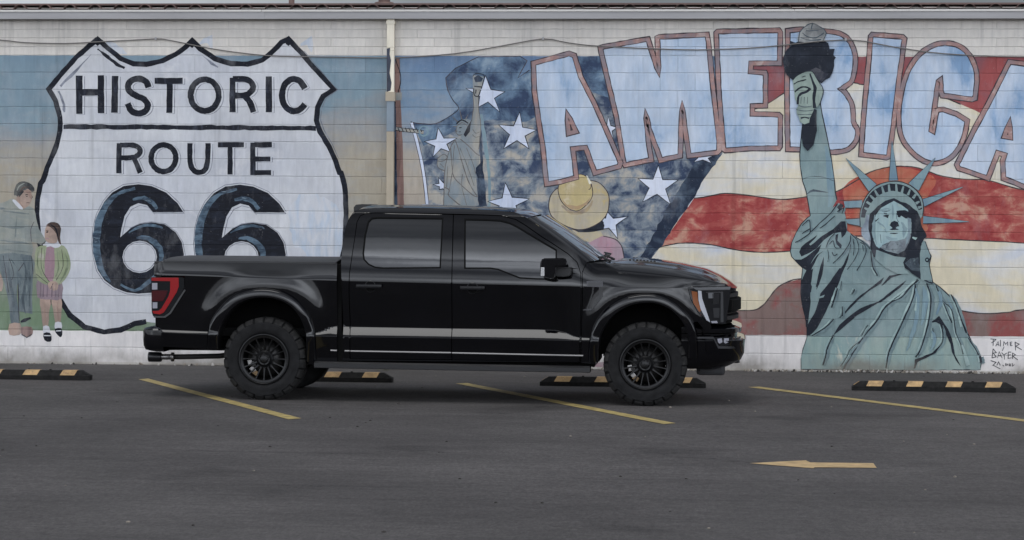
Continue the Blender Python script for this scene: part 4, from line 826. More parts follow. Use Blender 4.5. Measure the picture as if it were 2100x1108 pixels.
# roof vents
def vent(px, py0, wd, hgt, label, lumpy):
    q = on_y(px, 9, WALL_Y+.6); bm = bmesh.new()
    if lumpy: add_lathe(bm, [(.11, 0), (.115, .05), (.07, .06), (.07, .10), (.12, .11), (.10, .16), (0, .17)], 16, Matrix.Translation((q.x, q.y, q.z-.03)))
    else: add_lathe(bm, [(.035, -.05), (.035, hgt), (0, hgt)], 12, Matrix.Translation((q.x, q.y, q.z)))
    tag(obj('roof_vent', bm, rust), label, 'roof vent')
vent(788, 0, 0, 0, 'squat rusty cowl vent on the roof edge above the downpipe', True)
vent(598, 0, 0, .3, 'thin rusty vent pipe rising from the roof', False)
# downpipe
pw = noisy(mat('pipe_white', C(196, 192, 180), .5), 3, .7, 1.1, stretch=(3, 1, .5)); ptan = noisy(mat('pipe_painted_tan', C(150, 142, 128), .6), 3, .85, 1.1); pdk = noisy(mat('pipe_painted_dark', C(40, 46, 60), .6), 5, .6, 1.6)
pblue = noisy(mat('pipe_painted_blue', C(112, 126, 140), .6), 4, .8, 1.1)
bm = bmesh.new(); xa, xb = on_y(793, 200, WALL_Y-.09).x, on_y(808, 200, WALL_Y-.09).x
zz = [GB]+[on_y(800, y, WALL_Y-.09).z for y in (98, 104, 190, 206, 270)]+[.05]
for (za, zb_), mi in zip(zip(zz, zz[1:]), (0, 0, 0, 1, 3, 1)): add_box(bm, xa, xb, WALL_Y-.10, WALL_Y-.02, zb_+.0005, za, .006, mi)
add_box(bm, xa-.012, xb+.012, WALL_Y-.108, WALL_Y-.002, zz[4]-.01, zz[3]+.008, .004, 1); add_box(bm, xa-.008, xb+.008, WALL_Y-.107, WALL_Y-.002, GB-.06, GB-.02, .004, 0)
L = [(793.2, 100), (800, 98), (799, 112), (802, 124), (799, 150), (803, 170), (801, 186), (793.2, 189)]
vs = [bm.verts.new(on_y(x, y, WALL_Y-.1012)) for x, y in L]
f = bm.faces.new(vs); f.material_index = 2; f.normal_update()
if f.normal.y > 0: f.normal_flip()
obj('downpipe', bm, [pw, ptan, pdk, pblue], bld)
bm = bmesh.new()
cabl = z1((-300, 242), (0, 247), (150, 262), (400, 268), (600, 258), (800, 248), (960, 240), (1050, 250), (1300, 300), (1500, 328), (1700, 345), (2096, 352))+z3((330, 355), (700, 330), (1000, 280), (1240, 240), (1400, 265), (1600, 285), (2090, 306))+z5((250, 303), (500, 290), (1000, 245), (1300, 290), (1600, 330), (2096, 350), (2600, 320))
add_tube(bm, [on_y(x, y, WALL_Y-.035) for x, y in catmull(cabl, 3)], .0075, 6); 
cb = obj('cable', bm, mat('cable_grey', (.16, .15, .14), .6), bld)
for x, y in (z1((960, 240))[0], z3((1240, 240))[0], z5((1000, 245))[0]):
    bm = bmesh.new(); q = on_y(x, y, WALL_Y); add_box(bm, q.x-.012, q.x+.012, WALL_Y-.045, WALL_Y-.014, q.z-.015, q.z+.02, .003); obj('cable_clip', bm, alu, cb)
# crumbly mortar and grit along the foot of the wall
bm = bmesh.new(); random.seed(21)
for k in range(1500):
    x = random.uniform(-6, 10); dens = 1 if x > 4.7 else (.22 if x > -.5 else .12)
    if random.random() > dens: continue
    y = WALL_Y-.012-abs(random.gauss(0, .035)); r = random.choice((.006, .009, .012, .016, .02))
    m4 = Matrix.Translation((x, y, gz(x, y)+r*.4)) @ Euler((random.random()*6, random.random()*6, random.random()*6)).to_matrix().to_4x4() @ Matrix.Diagonal((r*random.uniform(.8, 1.8), r, r*random.uniform(.5, .9), 1))
    n0 = len(bm.faces); bmesh.ops.create_icosphere(bm, subdivisions=1, radius=1, matrix=m4); bm.faces.ensure_lookup_table(); mi = random.choice((0, 0, 1, 1, 2))
    for f in bm.faces[n0:]: f.material_index = mi
for k in range(120):
    x, y = random.uniform(-4, 11), random.uniform(-11, 5); r = random.uniform(.005, .013)
    m4 = Matrix.Translation((x, y, gz(x, y)+r*.3)) @ Euler((0, 0, random.random()*6)).to_matrix().to_4x4() @ Matrix.Diagonal((r*1.4, r, r*.6, 1))
    n0 = len(bm.faces); bmesh.ops.create_icosphere(bm, subdivisions=1, radius=1, matrix=m4); bm.faces.ensure_lookup_table(); mi = random.choice((1, 2, 2))
    for f in bm.faces[n0:]: f.material_index = mi
tag(obj('gravel', bm, [mat('grit_pale', (.42, .40, .37), .9), mat('grit_tan', (.26, .23, .19), .9), mat('grit_dark', (.05, .045, .04), .9)]), 'loose pale mortar crumbs and grit along the foot of the wall and scattered over the lot', 'gravel', kind='stuff')
# ================================================================== the pickup
HW = 1.01                                     # centre plane of the truck
trk = empty('pickup_truck', (1.845, HW, 0), 'black crew cab pickup truck with dark wheels and tinted windows parked along the mural wall', 'pickup truck')
blk = mat('black_paint', (.0016, .0016, .0024), .05, spec=.5, ior=1.45); noisy(blk, 2.2, .8, 1.3, rough=(.035, .06), bump=.0016, bscale=2.3)
satin = mat('satin_black', (.008, .008, .009), .32)
plast = noisy(mat('black_plastic', (.016, .016, .017), .55), 30, .8, 1.2)
matt = mat('matt_black', (.006, .006, .006), .9, spec=.1)
glass = mat('tinted_glass', (.0030, .0034, .004), .012, spec=.5, ior=1.78)
noisy(glass, 1.5, .9, 1.1, bump=.0032, bscale=1.5)
wglass = mat('windscreen_glass', (.050, .060, .058), .02, spec=.5, ior=1.6)
chrome = mat('bright_trim', (.55, .56, .58), .18, metal=1)
dchrome = mat('dark_trim', (.055, .055, .058), .28, metal=1)
rubber = noisy(mat('tyre_rubber', (.0105, .0105, .011), .75, spec=.2), 14, .6, 1.5, bump=.0012, bscale=140)
rimm = noisy(mat('wheel_black', (.006, .006, .0065), .36, spec=.35), 20, .85, 1.15)
steel = mat('brake_steel', (.30, .29, .28), .4, metal=1)
rusty = mat('brake_rust', (.22, .15, .08), .6, metal=.6)
tred = mat('tail_red', (.27, .007, .009), .16, coat=.6); tdred = mat('tail_dark_red', (.050, .003, .006), .12, coat=.6)
tclear = mat('lamp_clear', (.30, .30, .34), .18, coat=.3); tsmoke = mat('lamp_smoke', (.012, .0125, .014), .10, spec=.3)
amber = mat('marker_amber', (.20, .058, .012), .25, spec=.3); drl = mat('light_pipe', (.42, .43, .47), .2, coat=.3)

def lin(x, tab):
    if x <= tab[0][0]: return tab[0][1]
    for (a, b), (c, d) in zip(tab, tab[1:]):
        if x <= c: return b+(d-b)*(x-a)/(c-a)
    return tab[-1][1]
def tp(px, py, Y=.05): p = on_y(px, py, Y); return (p.x, p.z)
ZC = [(-1.3, 1.222), (-.69, 1.208), (.82, 1.168), (3.0, 1.134), (4.6, 1.12)]
ZBt = [tp(*q) for q in ((332, 676.5), (442, 681), (560, 686), (636, 684.5), (655, 682), (668, 677), (678, 671.5), (693, 669.5), (718, 671), (926, 674.5), (1100, 676.5), (1140, 678), (1160, 683), (1176, 690), (1187, 692.5), (1225, 694.5), (1330, 694), (1422, 690), (1520, 688))]
ZAt = [tp(*q) for q in ((332, 682), (442, 686.5), (560, 688.5), (636, 689), (718, 690.8), (926, 693.5), (1110, 697), (1225, 699.5), (1330, 698), (1422, 694.5), (1520, 693))]
def tab_e(E, st=.001, hi=.9):
    o = [(0, 0)]; y = 0
    for k in range(int(hi/st)): y += math.tan(R(lin((k+.5)*st, E)))*st; o.append(((k+1)*st, y))
    return o
E_CAB = tab_e([(0, 2.5), (.04, 5), (.10, 8), (.15, 9.5), (.30, 14), (.50, 19), (.6625, 22.5), (.6635, 50), (.70, 56), (.73, 68), (.77, 76)])
E_BED = tab_e([(0, 3), (.02, 9), (.05, 13), (.2, 16)])
E_FEN = tab_e([(0, 3), (.03, 7), (.08, 13), (.13, 18), (.22, 24)])
def sm_(a, b, x): t = max(0, min(1, (x-a)/(b-a))); return t*t*(3-2*t)
ARCH = [(0.0, .41, .60, .69), (3.668, .40, .565, .676)]
def rho(x, z, k):
    cx, cz, a, b_ = ARCH[k]; dz = max(0, z-cz)
    return ((abs(x-cx)/a)**2.4+(dz/b_)**2.4)**(1/2.4)
LED = .051
def side_y(x, z):
    zc, zb, za = lin(x, ZC), lin(x, ZBt), lin(x, ZAt); y0 = .035
    if z >= zc:
        h = z-zc; f = sm_(2.95, 3.25, x); y = y0+(lin(h, E_BED) if x < .72 else lin(h, E_CAB)*(1-f)+lin(h, E_FEN)*f)
    elif z >= zb: y = y0+(.54*(zb-za)-.006)*(zc-z)/(zc-zb)
    elif z >= za: t = (zb-z)/(zb-za); y = y0+(.54*(zb-za)-.006)-.5725*(zb-za)*(.70*t-.1275*t*t)/.5725
    else: y = y0-.006-.0325*(zb-za)+math.tan(R(9))*(za-z)
    for k in (0, 1):
        r_ = rho(x, z, k); s = math.exp(-(max(0, r_-1.0)*.62/(.105 if k == 0 else .09))**2)
        y -= (.015 if k == 0 else .014)*s*sm_(.55, .92, z)
    y += .75*max(0, x-4.03)**2+2.6*max(0, -1.0-x)**2
    return y
def sidept(px, py, off=0):
    Y = .05
    for _ in range(4): x, z = tp(px, py, Y); Y = side_y(x, z)+off
    return (x, z)
def inside(p, L):
    c = False; n = len(L); x, y = p
    for i in range(n):
        (x1, y1), (x2, y2) = L[i], L[i-1]
        if (y1 > y) != (y2 > y) and x < (x2-x1)*(y-y1)/(y2-y1)+x1: c = not c
    return c
def resamp(L, d):
    o = []
    for i in range(len(L)):
        a, b = L[i], L[(i+1) % len(L)]; k = max(1, int(math.dist(a, b)/d+.5))
        o += [(a[0]+(b[0]-a[0])*j/k, a[1]+(b[1]-a[1])*j/k) for j in range(k)]
    return o
def panel(name, out_px, mats, parent, holes=(), off=0, flange=.03, d=.03, mirror=False, both=False, world=False, fl_mat=0, yf=side_y):
    """a pressed panel: an outline on the body side filled with a fine net of points lying on the side's own curvature"""
    if both:
        for mr_ in (True, False): o = panel(name, out_px, mats, parent, holes, off, flange, d, mr_, False, world, fl_mat, yf)
        return o
    loops = [resamp(L if world else [sidept(x, y, off) for x, y in L], d) for L in [out_px]+list(holes)]
    V = []; Ed = []
    for L in loops:
        n0 = len(V); V += L; Ed += [(n0+i, n0+(i+1) % len(L)) for i in range(len(L))]
    nb = len(V); xs = [p[0] for p in V]; zs_ = [p[1] for p in V]
    bnd = V[:]
    cell = {}
    for p in bnd: cell.setdefault((int(p[0]//d), int(p[1]//d)), []).append(p)
    def clear(p, m):
        i, j = int(p[0]//d), int(p[1]//d)
        return all(math.dist(p, q) > m for a in (-1, 0, 1) for b in (-1, 0, 1) for q in cell.get((i+a, j+b), ()))
    x = math.floor(min(xs)/d)*d
    while x < max(xs):
        rows = []
        rows += [lin(x, ZC)+e for e in (.655, .6605, .6655, .672)]
        for t in (ZC, ZBt, ZAt):
            z0 = lin(x, t); rows += [z0+e for e in (-.02, -.008, -.002, .002, .008, .02)]
        z = math.floor(min(zs_)/d)*d
        while z < max(zs_):
            if all(abs(z-r_) > .012 for r_ in rows): rows.append(z)
            z += d
        for z in rows:
            p = (x, z)
            if clear(p, .0035) and inside(p, loops[0]) and not any(inside(p, h) for h in loops[1:]): V.append(p)
        x += d
    r = delaunay_2d_cdt([Vector(p) for p in V], Ed, [], 0, 1e-5)
    vo, fo = r[0], r[2]
    bm = bmesh.new(); nor = []
    sides = (1,) if mirror else (0,)
    def nrm(x, z):
        e = .0012; gx = (yf(x+e, z)-yf(x-e, z))/(2*e); gzz = (yf(x, z+e)-yf(x, z-e))/(2*e)
        return Vector((gx, -1, gzz)).normalized()
    for sd in sides:
        def W(x, y, z): return (x, 2*HW-y if sd else y, z)
        def WN(n): return Vector((n.x, -n.y, n.z)) if sd else n
        vs = []
        for p in vo: vs.append(bm.verts.new(W(p.x, yf(p.x, p.y)+off, p.y))); nor.append(WN(nrm(p.x, p.y)))
        for t in fo:
            c = (sum(vo[i].x for i in t)/3, sum(vo[i].y for i in t)/3)
            if not inside(c, loops[0]) or any(inside(c, h) for h in loops[1:]): continue
            try: f = bm.faces.new([vs[i] for i in t])
            except ValueError: continue
            f.normal_update()
            if (f.normal.y > 0) != bool(sd): f.normal_flip()
            f.smooth = True
        if flange:
            for k, L in enumerate(loops):
                n = len(L)
                area = sum(L[i][0]*L[(i+1) % n][1]-L[(i+1) % n][0]*L[i][1] for i in range(n))
                for i in range(n):
                    a, b = L[i], L[(i+1) % n]; en = Vector((b[1]-a[1], 0, -(b[0]-a[0])))
                    if (area < 0) != (k > 0): en = -en
                    en = en.normalized() if en.length else Vector((1, 0, 0)); q = []
                    for p, dy in ((a, 0), (b, 0), (b, flange), (a, flange)):
                        q.append(bm.verts.new(W(p[0], yf(*p)+off+dy, p[1]))); nor.append(WN(en))
                    f = bm.faces.new(q); f.normal_update(); f.material_index = fl_mat; f.smooth = True
                    if f.normal.dot(WN(en)) < 0: f.normal_flip()
    o = obj(name, bm, mats, parent)
    o.data.normals_split_custom_set_from_vertices([tuple(n) for n in nor])
    return o
mirror_y = lambda bm: None

# ------------------------------------------------ outlines traced on the near side
arch_r = [(632, 748), (637, 716), (637, 690), (630, 655), (612, 625), (585, 608), (541, 600), (505, 604), (478, 618), (456, 640), (443, 664), (436, 690), (437, 717)]
bed_px = [(316, 540), (319, 537.5), (691.5, 540.5), (691.5, 742), (660, 746)]+arch_r+[(331, 711), (331, 678), (323, 669), (318, 650), (337, 650), (347, 641), (378, 590), (379, 566.5), (316, 566.5)]
panel('bed_side', bed_px, [blk], trk, both=True, flange=.05)
tp_ = lambda L, off=0: [sidept(x, y, off) for x, y in L]
door_r = [(929, 441), (927.5, 500), (926.3, 548), (925.8, 600), (925.8, 737.5), (718.5, 735.5), (718.3, 690), (716.5, 600), (717.5, 560), (720.5, 540), (728, 490), (733, 455), (739.5, 443.5), (749, 439), (770, 437.5), (850, 438)]
door_f = [(930.7, 441), (990, 442), (1026, 443.5), (1057, 451), (1077, 463), (1109, 485.5), (1129, 498), (1165, 522), (1183, 539), (1190, 560), (1191.5, 592), (1189, 690), (1187.5, 742), (927.5, 738), (927.5, 600), (928, 548), (929.3, 500)]
cab_px = [(702.5, 740), (703.5, 690), (703, 640), (701, 590), (699.5, 538), (703, 500), (711, 460), (721, 440.5), (732, 431.5), (756, 427.5), (850, 426), (1000, 430.5), (1058, 436), (1081, 447.5), (1130, 481), (1170, 511), (1204, 538), (1198, 548), (1193, 560), (1194, 592), (1191.5, 690), (1190, 743)]
grow = lambda L, s: [(x, y) for x, y in L]
def inflate(L, d):
    n = len(L); A = sum(L[i][0]*L[(i+1) % n][1]-L[(i+1) % n][0]*L[i][1] for i in range(n)); sg = 1 if A > 0 else -1; o = []
    for i in range(n):
        a, b, c = L[i-1], L[i], L[(i+1) % n]
        n1 = Vector((b[1]-a[1], a[0]-b[0])).normalized(); n2 = Vector((c[1]-b[1], b[0]-c[0])).normalized(); m = n1+n2
        m = m/max(.4, m.dot(n1)) if m.length > .2 else n1
        o.append((b[0]+m.x*d*sg, b[1]+m.y*d*sg))
    return o
hole = [(717, 736.5), (716.8, 690), (715, 600), (716, 560), (719, 540), (726.7, 490), (731.6, 454.5), (738.6, 442.3), (749, 437.5), (770, 436), (850, 436.5), (930, 438.5), (990, 440), (1026, 441.8), (1058, 449.5), (1078, 461.5), (1110, 484), (1130, 496.5), (1166, 520.5), (1184.3, 538), (1191.5, 560), (1193, 592)][:21]+[(1191.2, 562), (1192.4, 592), (1190.2, 690), (1188.6, 742.2)]
cab = panel('cab_side', cab_px, [blk], trk, holes=[hole], both=True, flange=.04)
gl_r = [(757, 456), (763, 449.5), (773, 448), (906, 449.5), (903.5, 500), (901, 547.5), (786, 548.5), (770, 547), (757, 541), (748, 531.5), (746.5, 520), (750.5, 482)]
gl_f = [(955.5, 451.5), (1000, 452.5), (1026, 454), (1045, 459), (1060, 466.5), (1110, 497), (1139, 514), (1139, 571), (1100, 570.5), (1066, 568.5), (1042, 559), (1022, 551), (1005, 548.5), (955, 548.5)]
hdl = mat('handle_black', (.005, .005, .006), .3, spec=.25)
for nm, dp, gp in (('rear', door_r, gl_r), ('front', door_f, gl_f)):
    for mir in (False, True):
        dr = panel('door', dp, [blk], trk, holes=[inflate(gp, 2.2)], flange=.035, mirror=mir, d=.03 if mir else .02)
        gl = panel('window', inflate(gp, .4), [glass], dr, off=.009, flange=0, mirror=mir)
        panel('window_seal', inflate(gp, 3.2), [matt], dr, holes=[inflate(gp, .2)], off=-.001, flange=.012, mirror=mir, d=.02)
        # pull handle: a bar across a cupped recess
        bm = bmesh.new()
        hx0, hx1, hy0, hy1, cx0, cx1, cy1 = (731, 784, 583, 592, 748, 771, 599.5) if nm == 'rear' else (944, 995, 586.5, 595.5, 957, 981, 603)
        a, b = sidept(hx0, hy0), sidept(hx1, hy1); yb = side_y((a[0]+b[0])/2, (a[1]+b[1])/2)
        add_box(bm, a[0], b[0], yb-.045, yb-.020, b[1], a[1], .009); add_box(bm, a[0]+.01, a[0]+.04, yb-.03, yb+.02, b[1]+.005, a[1]-.005, .003); add_box(bm, b[0]-.045, b[0]-.01, yb-.03, yb+.02, b[1]+.005, a[1]-.005, .003)
        c0, c1 = sidept(cx0, hy0), sidept(cx1, cy1); cc = Vector(((c0[0]+c1[0])/2, yb-.0035, (a[1]+b[1])/2-.004)); rx, rz = (c1[0]-c0[0])/2, (c0[1]-c1[1])-.018
        M = Matrix.Translation(cc) @ Matrix.Diagonal((rx, 1, rz, 1)) @ Matrix.Rotation(R(90), 4, 'X')
        add_lathe(bm, [(1.0, -.006), (1.0, .002), (.93, .0045), (.90, .001), (.80, -.006)], 28, M, 1); add_lathe(bm, [(.81, -.0055), (0, -.0055)], 28, M, 2)
        if mir: bmesh.ops.scale(bm, vec=(1, -1, 1), verts=bm.verts); bm.transform(Matrix.Translation((0, 2*HW, 0))); bmesh.ops.reverse_faces(bm, faces=bm.faces)
        obj('handle', bm, [hdl, satin, matt], dr, angle=40)
# dark body shell just behind the shut lines
def ybox(L, y0, y1, name, m, world=False):
    pts = L if world else [sidept(*q) for q in L]; bm = bmesh.new()
    add_prism(bm, [[(x, y0, z) for x, z in pts], [(x, y1, z) for x, z in pts]]); bmesh.ops.recalc_face_normals(bm, faces=bm.faces)
    return obj(name, bm, m, trk)
bm = bmesh.new()
for sd in (0, 1):
    L = [sidept(*q) for q in inflate(cab_px, -4)]; n = len(L)
    top = [bm.verts.new((x, (2*HW-(side_y(x, z)+.055)) if sd else side_y(x, z)+.055, z)) for x, z in resamp(L, .12)]
    co = [(v.co.x, v.co.z) for v in top]
    for t in tessellate_polygon([[Vector((x, z, 0)) for x, z in co]]): bm.faces.new([top[i] for i in t])
add_box(bm, .79, .80, .15, 1.87, .45, 1.62); add_box(bm, .80, 3.2, .20, 1.82, .45, .50)
bmesh.ops.recalc_face_normals(bm, faces=bm.faces); obj('inner_shell', bm, matt, trk)

# roof skin, from the near gutter over to the far one
rl = [(703, 500), (711, 460), (721, 440.5), (732, 431.5), (756, 427.5), (800, 426.5), (850, 426), (925, 428), (1000, 430.5), (1030, 433), (1058, 436), (1081, 447.5)]
ed = [sidept(*q) for q in rl]
ed = catmull(ed, 4)
bm = bmesh.new(); rows = []
for i, (x, z) in enumerate(ed):
    y = side_y(x, z); r_ = []
    s_ = i/(len(ed)-1); rise = .034*sm_(0, .3, s_); fx = .07*sm_(.8, 1, s_); bx = -.0*(1-sm_(0, .3, s_))
    for k in range(33):
        u = k/32; v = 1-abs(2*u-1)**2.2; ridge = .012*math.exp(-((abs(2*u-1)-.72)/.07)**2)*sm_(.25, .4, s_)*(1-sm_(.82, .95, s_))
        r_.append(bm.verts.new((x+fx*v+bx*v, y+(2*HW-2*y)*u, z+rise*v+ridge)))
    rows.append(r_)
for A, B in zip(rows, rows[1:]):
    for k in range(32): bm.faces.new((A[k], B[k], B[k+1], A[k+1])).smooth = True
bmesh.ops.recalc_face_normals(bm, faces=bm.faces)
for f in bm.faces:
    if f.normal.z < -.2: f.normal_flip()
rf = obj('roof', bm, blk, trk, smooth=True)
# windscreen with its pillars' front faces
pil_o = [sidept(*q) for q in ((1081, 447.5), (1105, 463.5), (1130, 481), (1170, 511), (1204, 538))]
pil_o = catmull([(x, side_y(x, z), z) for x, z in pil_o], 5)
pil_i = []
for i, (x, y, z) in enumerate(pil_o): pil_i.append((x+.064, y+.13, z+.014))
for sd in (0, 1):
    bm = bmesh.new(); f_ = (lambda p: (p[0], 2*HW-p[1], p[2])) if sd else (lambda p: p)
    A = [bm.verts.new(f_(p)) for p in pil_o]; Mi = [bm.verts.new(f_((p[0]+.014, p[1]+.020, p[2]+.006))) for p in pil_o]; B = [bm.verts.new(f_(p)) for p in pil_i]; B2 = [bm.verts.new(f_((p[0]-.012, p[1]+.004, p[2]-.006))) for p in pil_i]
    for P0, P1 in ((A, Mi), (Mi, B), (B, B2)):
        for i in range(len(A)-1):
            q = (P0[i], P1[i], P1[i+1], P0[i+1]); f = bm.faces.new(q if sd else q[::-1]); f.smooth = True
    obj('pillar_trim', bm, blk, trk, angle=35)
bm = bmesh.new(); rows = []
for (x, y, z) in pil_i:
    x -= .010; z -= .006; y += .003; r_ = []
    for k in range(25):
        u = k/24; v = 1-abs(2*u-1)**2.3; r_.append(bm.verts.new((x+.085*v, y+(2*HW-2*y)*u, z+.02*v)))
    rows.append(r_)
for A, B in zip(rows, rows[1:]):
    for k in range(24): bm.faces.new((A[k], B[k], B[k+1], A[k+1])).smooth = True
bmesh.ops.recalc_face_normals(bm, faces=bm.faces)
for f in bm.faces:
    if f.normal.z < 0: f.normal_flip()
ws = obj('windscreen', bm, wglass, trk)
for s0, s1 in ((.10, .58), (.52, .90)):
    bm = bmesh.new(); a = 2*HW*s0+.05; add_tube(bm, [(3.20+.06*math.sin(math.pi*s0), a, 1.395), (3.215+.08*math.sin(math.pi*(s0+s1)/2), (a+2*HW*s1)/2, 1.425), (3.18+.06*math.sin(math.pi*s1), 2*HW*s1, 1.43)], .009, 6)
    add_tube(bm, [(3.33, a+.02, 1.375), (3.25, a+.05, 1.41), (3.21, a+.12, 1.41)], .012, 6)
    obj('wiper', bm, plast, ws)
# fender, hood, cowl
arch_f = [(1222, 748), (1224, 700), (1231, 672), (1246, 648), (1270, 626), (1300, 614), (1327, 612), (1355, 614), (1382, 626), (1402, 645), (1416, 664)]
fen_px = [(1204.5, 539), (1199, 549), (1194.5, 560), (1195.5, 592), (1193, 690), (1192, 744)]+arch_f+[(1423, 661), (1431, 660), (1446, 679), (1452, 683), (1459, 672), (1456.5, 664), (1449, 659), (1430, 640), (1416, 614), (1410.5, 592), (1414, 589), (1420, 587.3), (1487, 586.5), (1487, 582.5), (1455, 578), (1430, 574.8), (1370, 569.8), (1310, 564.8), (1268, 560), (1250, 548), (1238, 541)]
panel('fender', fen_px, [blk], trk, both=True, flange=.04, d=.026)
sx = [sidept(*q) for q in ((1240, 540), (1252, 548), (1270, 559), (1310, 564), (1370, 569), (1430, 574), (1455, 577), (1488, 581.8))]
hz_c = [on_y(x, y, .85) for x, y in ((1246, 531), (1275, 530.5), (1310, 531.5), (1350, 535), (1400, 541.5), (1450, 552.5), (1480, 563.5), (1500, 575), (1513, 586))]
hzt = [(p.x, p.z) for p in hz_c]
bm = bmesh.new(); rows = []
ns = 34
for i in range(ns+1):
    s = i/ns; r_ = []
    for k in range(41):
        u = k/40; w_ = abs(2*u-1); t = 1-w_
        xs_ = sx[0][0]+s*(sx[-1][0]-sx[0][0]); zsx = lin(xs_, sx); ys_ = side_y(xs_, zsx)+.004
        xc = 3.36+s*(4.548-3.36); zc_ = lin(xc, hzt)
        g_ = 1-w_**2.6; x = xs_+(xc-xs_)*g_-(.03*(1-s)*g_)
        f_ = 1-(1-min(1, t*1.25))**4.6 if t < .8 else 1
        dome = .020*sm_(.30, .46, t)*sm_(0, .25, s)*(1-sm_(.72, .96, s))
        z = zsx+(zc_-.012-zsx)*f_+dome
        y = ys_+(2*HW-2*ys_)*u
        r_.append(bm.verts.new((x, y, z)))
    e0, e1 = r_[0].co, r_[-1].co
    r_ = [bm.verts.new((e0.x, e0.y-.005, e0.z-.008))]+r_+[bm.verts.new((e1.x, e1.y+.005, e1.z-.008))]
    rows.append(r_)
for k, (dx, dz) in enumerate(((.010, -.012), (.006, -.045))):
    rows.append([bm.verts.new((v.co.x+dx, v.co.y, v.co.z+dz)) for v in rows[ns]]) if k == 0 else rows.append([bm.verts.new((v.co.x+dx-.016, v.co.y, v.co.z+dz)) for v in rows[ns]])
for A, B in zip(rows, rows[1:]):
    for k in range(42): bm.faces.new((A[k], A[k+1], B[k+1], B[k])).smooth = True
bmesh.ops.recalc_face_normals(bm, faces=bm.faces)
for f in bm.faces:
    if f.normal.z < -.1: f.normal_flip()
hood = obj('hood', bm, blk, trk, smooth=True)
for yy in (.52, 2*HW-.52):                     # heat extractor slots on the near and far hood shoulders
    bm = bmesh.new(); add_box(bm, 3.49, 3.78, yy-.065, yy+.065, 1.34, 1.362)
    for k in range(8):
        x = 3.50+k*.034; z = lin(x, hzt)-.004; add_box(bm, x, x+.020, yy-.06, yy+.06, z-.01, z+.008, .002)
    obj('hood_vent', bm, plast, hood)
bm = bmesh.new(); add_box(bm, 3.20, 3.38, .24, 2*HW-.24, 1.28, 1.362, .01); add_box(bm, 3.06, 3.30, .25, 2*HW-.25, 1.20, 1.36, .01); obj('cowl', bm, plast, trk)
# flares
def flare(k, lip, inn, name='wheel_flare'):
    lp = catmull([sidept(*q) for q in lip], 5); ip = catmull([sidept(*q) for q in inn], 5); n = len(lp)
    for sd in (0, 1):
        bm = bmesh.new()
        W = (lambda x, y, z: (x, 2*HW-y, z)) if sd else (lambda x, y, z: (x, y, z)); rows = []
        for i in range(n):
            o_, q = lp[i], ip[min(len(ip)-1, int(round(i*(len(ip)-1)/(n-1))))]; y0 = side_y(*o_); L = lambda t: (o_[0]+(q[0]-o_[0])*t, o_[1]+(q[1]-o_[1])*t)
            e = sm_(0, .10, i/(n-1))*(1-sm_(.90, 1, i/(n-1))); pr = .020+.030*e
            pts = [(*L(-.02), y0+.012), (*L(.0), y0+.002), (*L(.10), y0-pr*.55), (*L(.24), y0-pr*.92), (*L(.36), y0-pr), (*L(.98), y0-pr*.96), (*L(1.05), y0-pr*.80), (*L(1.08), y0+.20)]
            rows.append([bm.verts.new(W(x, y, z)) for x, z, y in pts])
        for A, B in zip(rows, rows[1:]):
            for j in range(len(A)-1):
                f = bm.faces.new((A[j], A[j+1], B[j+1], B[j]) if sd else (A[j], B[j], B[j+1], A[j+1])); f.smooth = True; f.material_index = 1 if j > 4 else 0
        bmesh.ops.recalc_face_normals(bm, faces=bm.faces); obj(name, bm, [blk, satin], trk, angle=42)
flare(0, [(424, 716), (424.5, 690), (429, 664), (442, 642), (460, 620), (480, 604), (506, 594), (538.5, 590), (570.5, 594), (596.6, 605), (618.7, 623), (634.7, 645), (644, 668), (648, 692), (649, 742)],
      [(446, 716), (447, 692), (453, 668), (464, 648), (480, 630), (496, 619), (516, 612), (540, 609.5), (564, 612), (586, 620), (604, 633), (618, 652), (626, 672), (630, 694), (631, 742)])
flare(1, [(1206, 742), (1207, 708), (1212, 680), (1222, 658), (1236, 638), (1254, 622), (1278, 609), (1302, 603), (1326, 601), (1350, 603.5), (1372, 611.5), (1394.5, 627), (1412.5, 645), (1424, 664), (1430, 690), (1431, 735)],
      [(1226, 742), (1227, 708), (1232, 684), (1243, 664), (1256, 648), (1272, 636), (1290, 627), (1308, 622), (1327, 620.5), (1346, 622), (1366, 629), (1384, 641), (1399, 658), (1409, 676), (1413, 696), (1413, 735)])
# wheel houses, chassis
for cx in (0.0, 3.69):
    for sd in (0, 1):
        bm = bmesh.new(); W = (lambda y: 2*HW-y) if sd else (lambda y: y); rr = []
        for k in range(17):
            a = math.pi*(k/16); x, z = cx+.57*math.cos(a), .52+.55*math.sin(a); rr.append([bm.verts.new((x, W(.07), z)), bm.verts.new((x, W(.52), z))])
        for A, B in zip(rr, rr[1:]): bm.faces.new((A[0], A[1], B[1], B[0]))
        bm.faces.new([q[1] for q in rr]); obj('wheel_house', bm, matt, trk)
bm = bmesh.new()
for y in (.50, 2*HW-.60): add_box(bm, -1.05, 4.25, y, y+.10, .46, .58)
add_box(bm, .55, 3.18, .20, 1.82, .352, .52); add_box(bm, .66, .80, .085, 2*HW-.085, .36, .66); add_box(bm, .665, .735, .095, 2*HW-.095, .60, 1.33); add_box(bm, -.95, .70, .20, 1.82, .62, .70); add_box(bm, 1.0, 2.2, 1.15, 1.60, .36, .46, .03)
add_tube(bm, [(0, .25, .41), (0, 1.77, .41)], .05, 12); bmesh.ops.create_icosphere(bm, subdivisions=3, radius=.15, matrix=Matrix.Translation((0, .95, .41)))
add_tube(bm, [(3.69, .3, .40), (3.69, 1.7, .40)], .045, 10); add_box(bm, 3.25, 4.10, .55, 1.47, .44, .60); add_box(bm, 2.85, 3.15, .30, .50, .355, .46, .01)
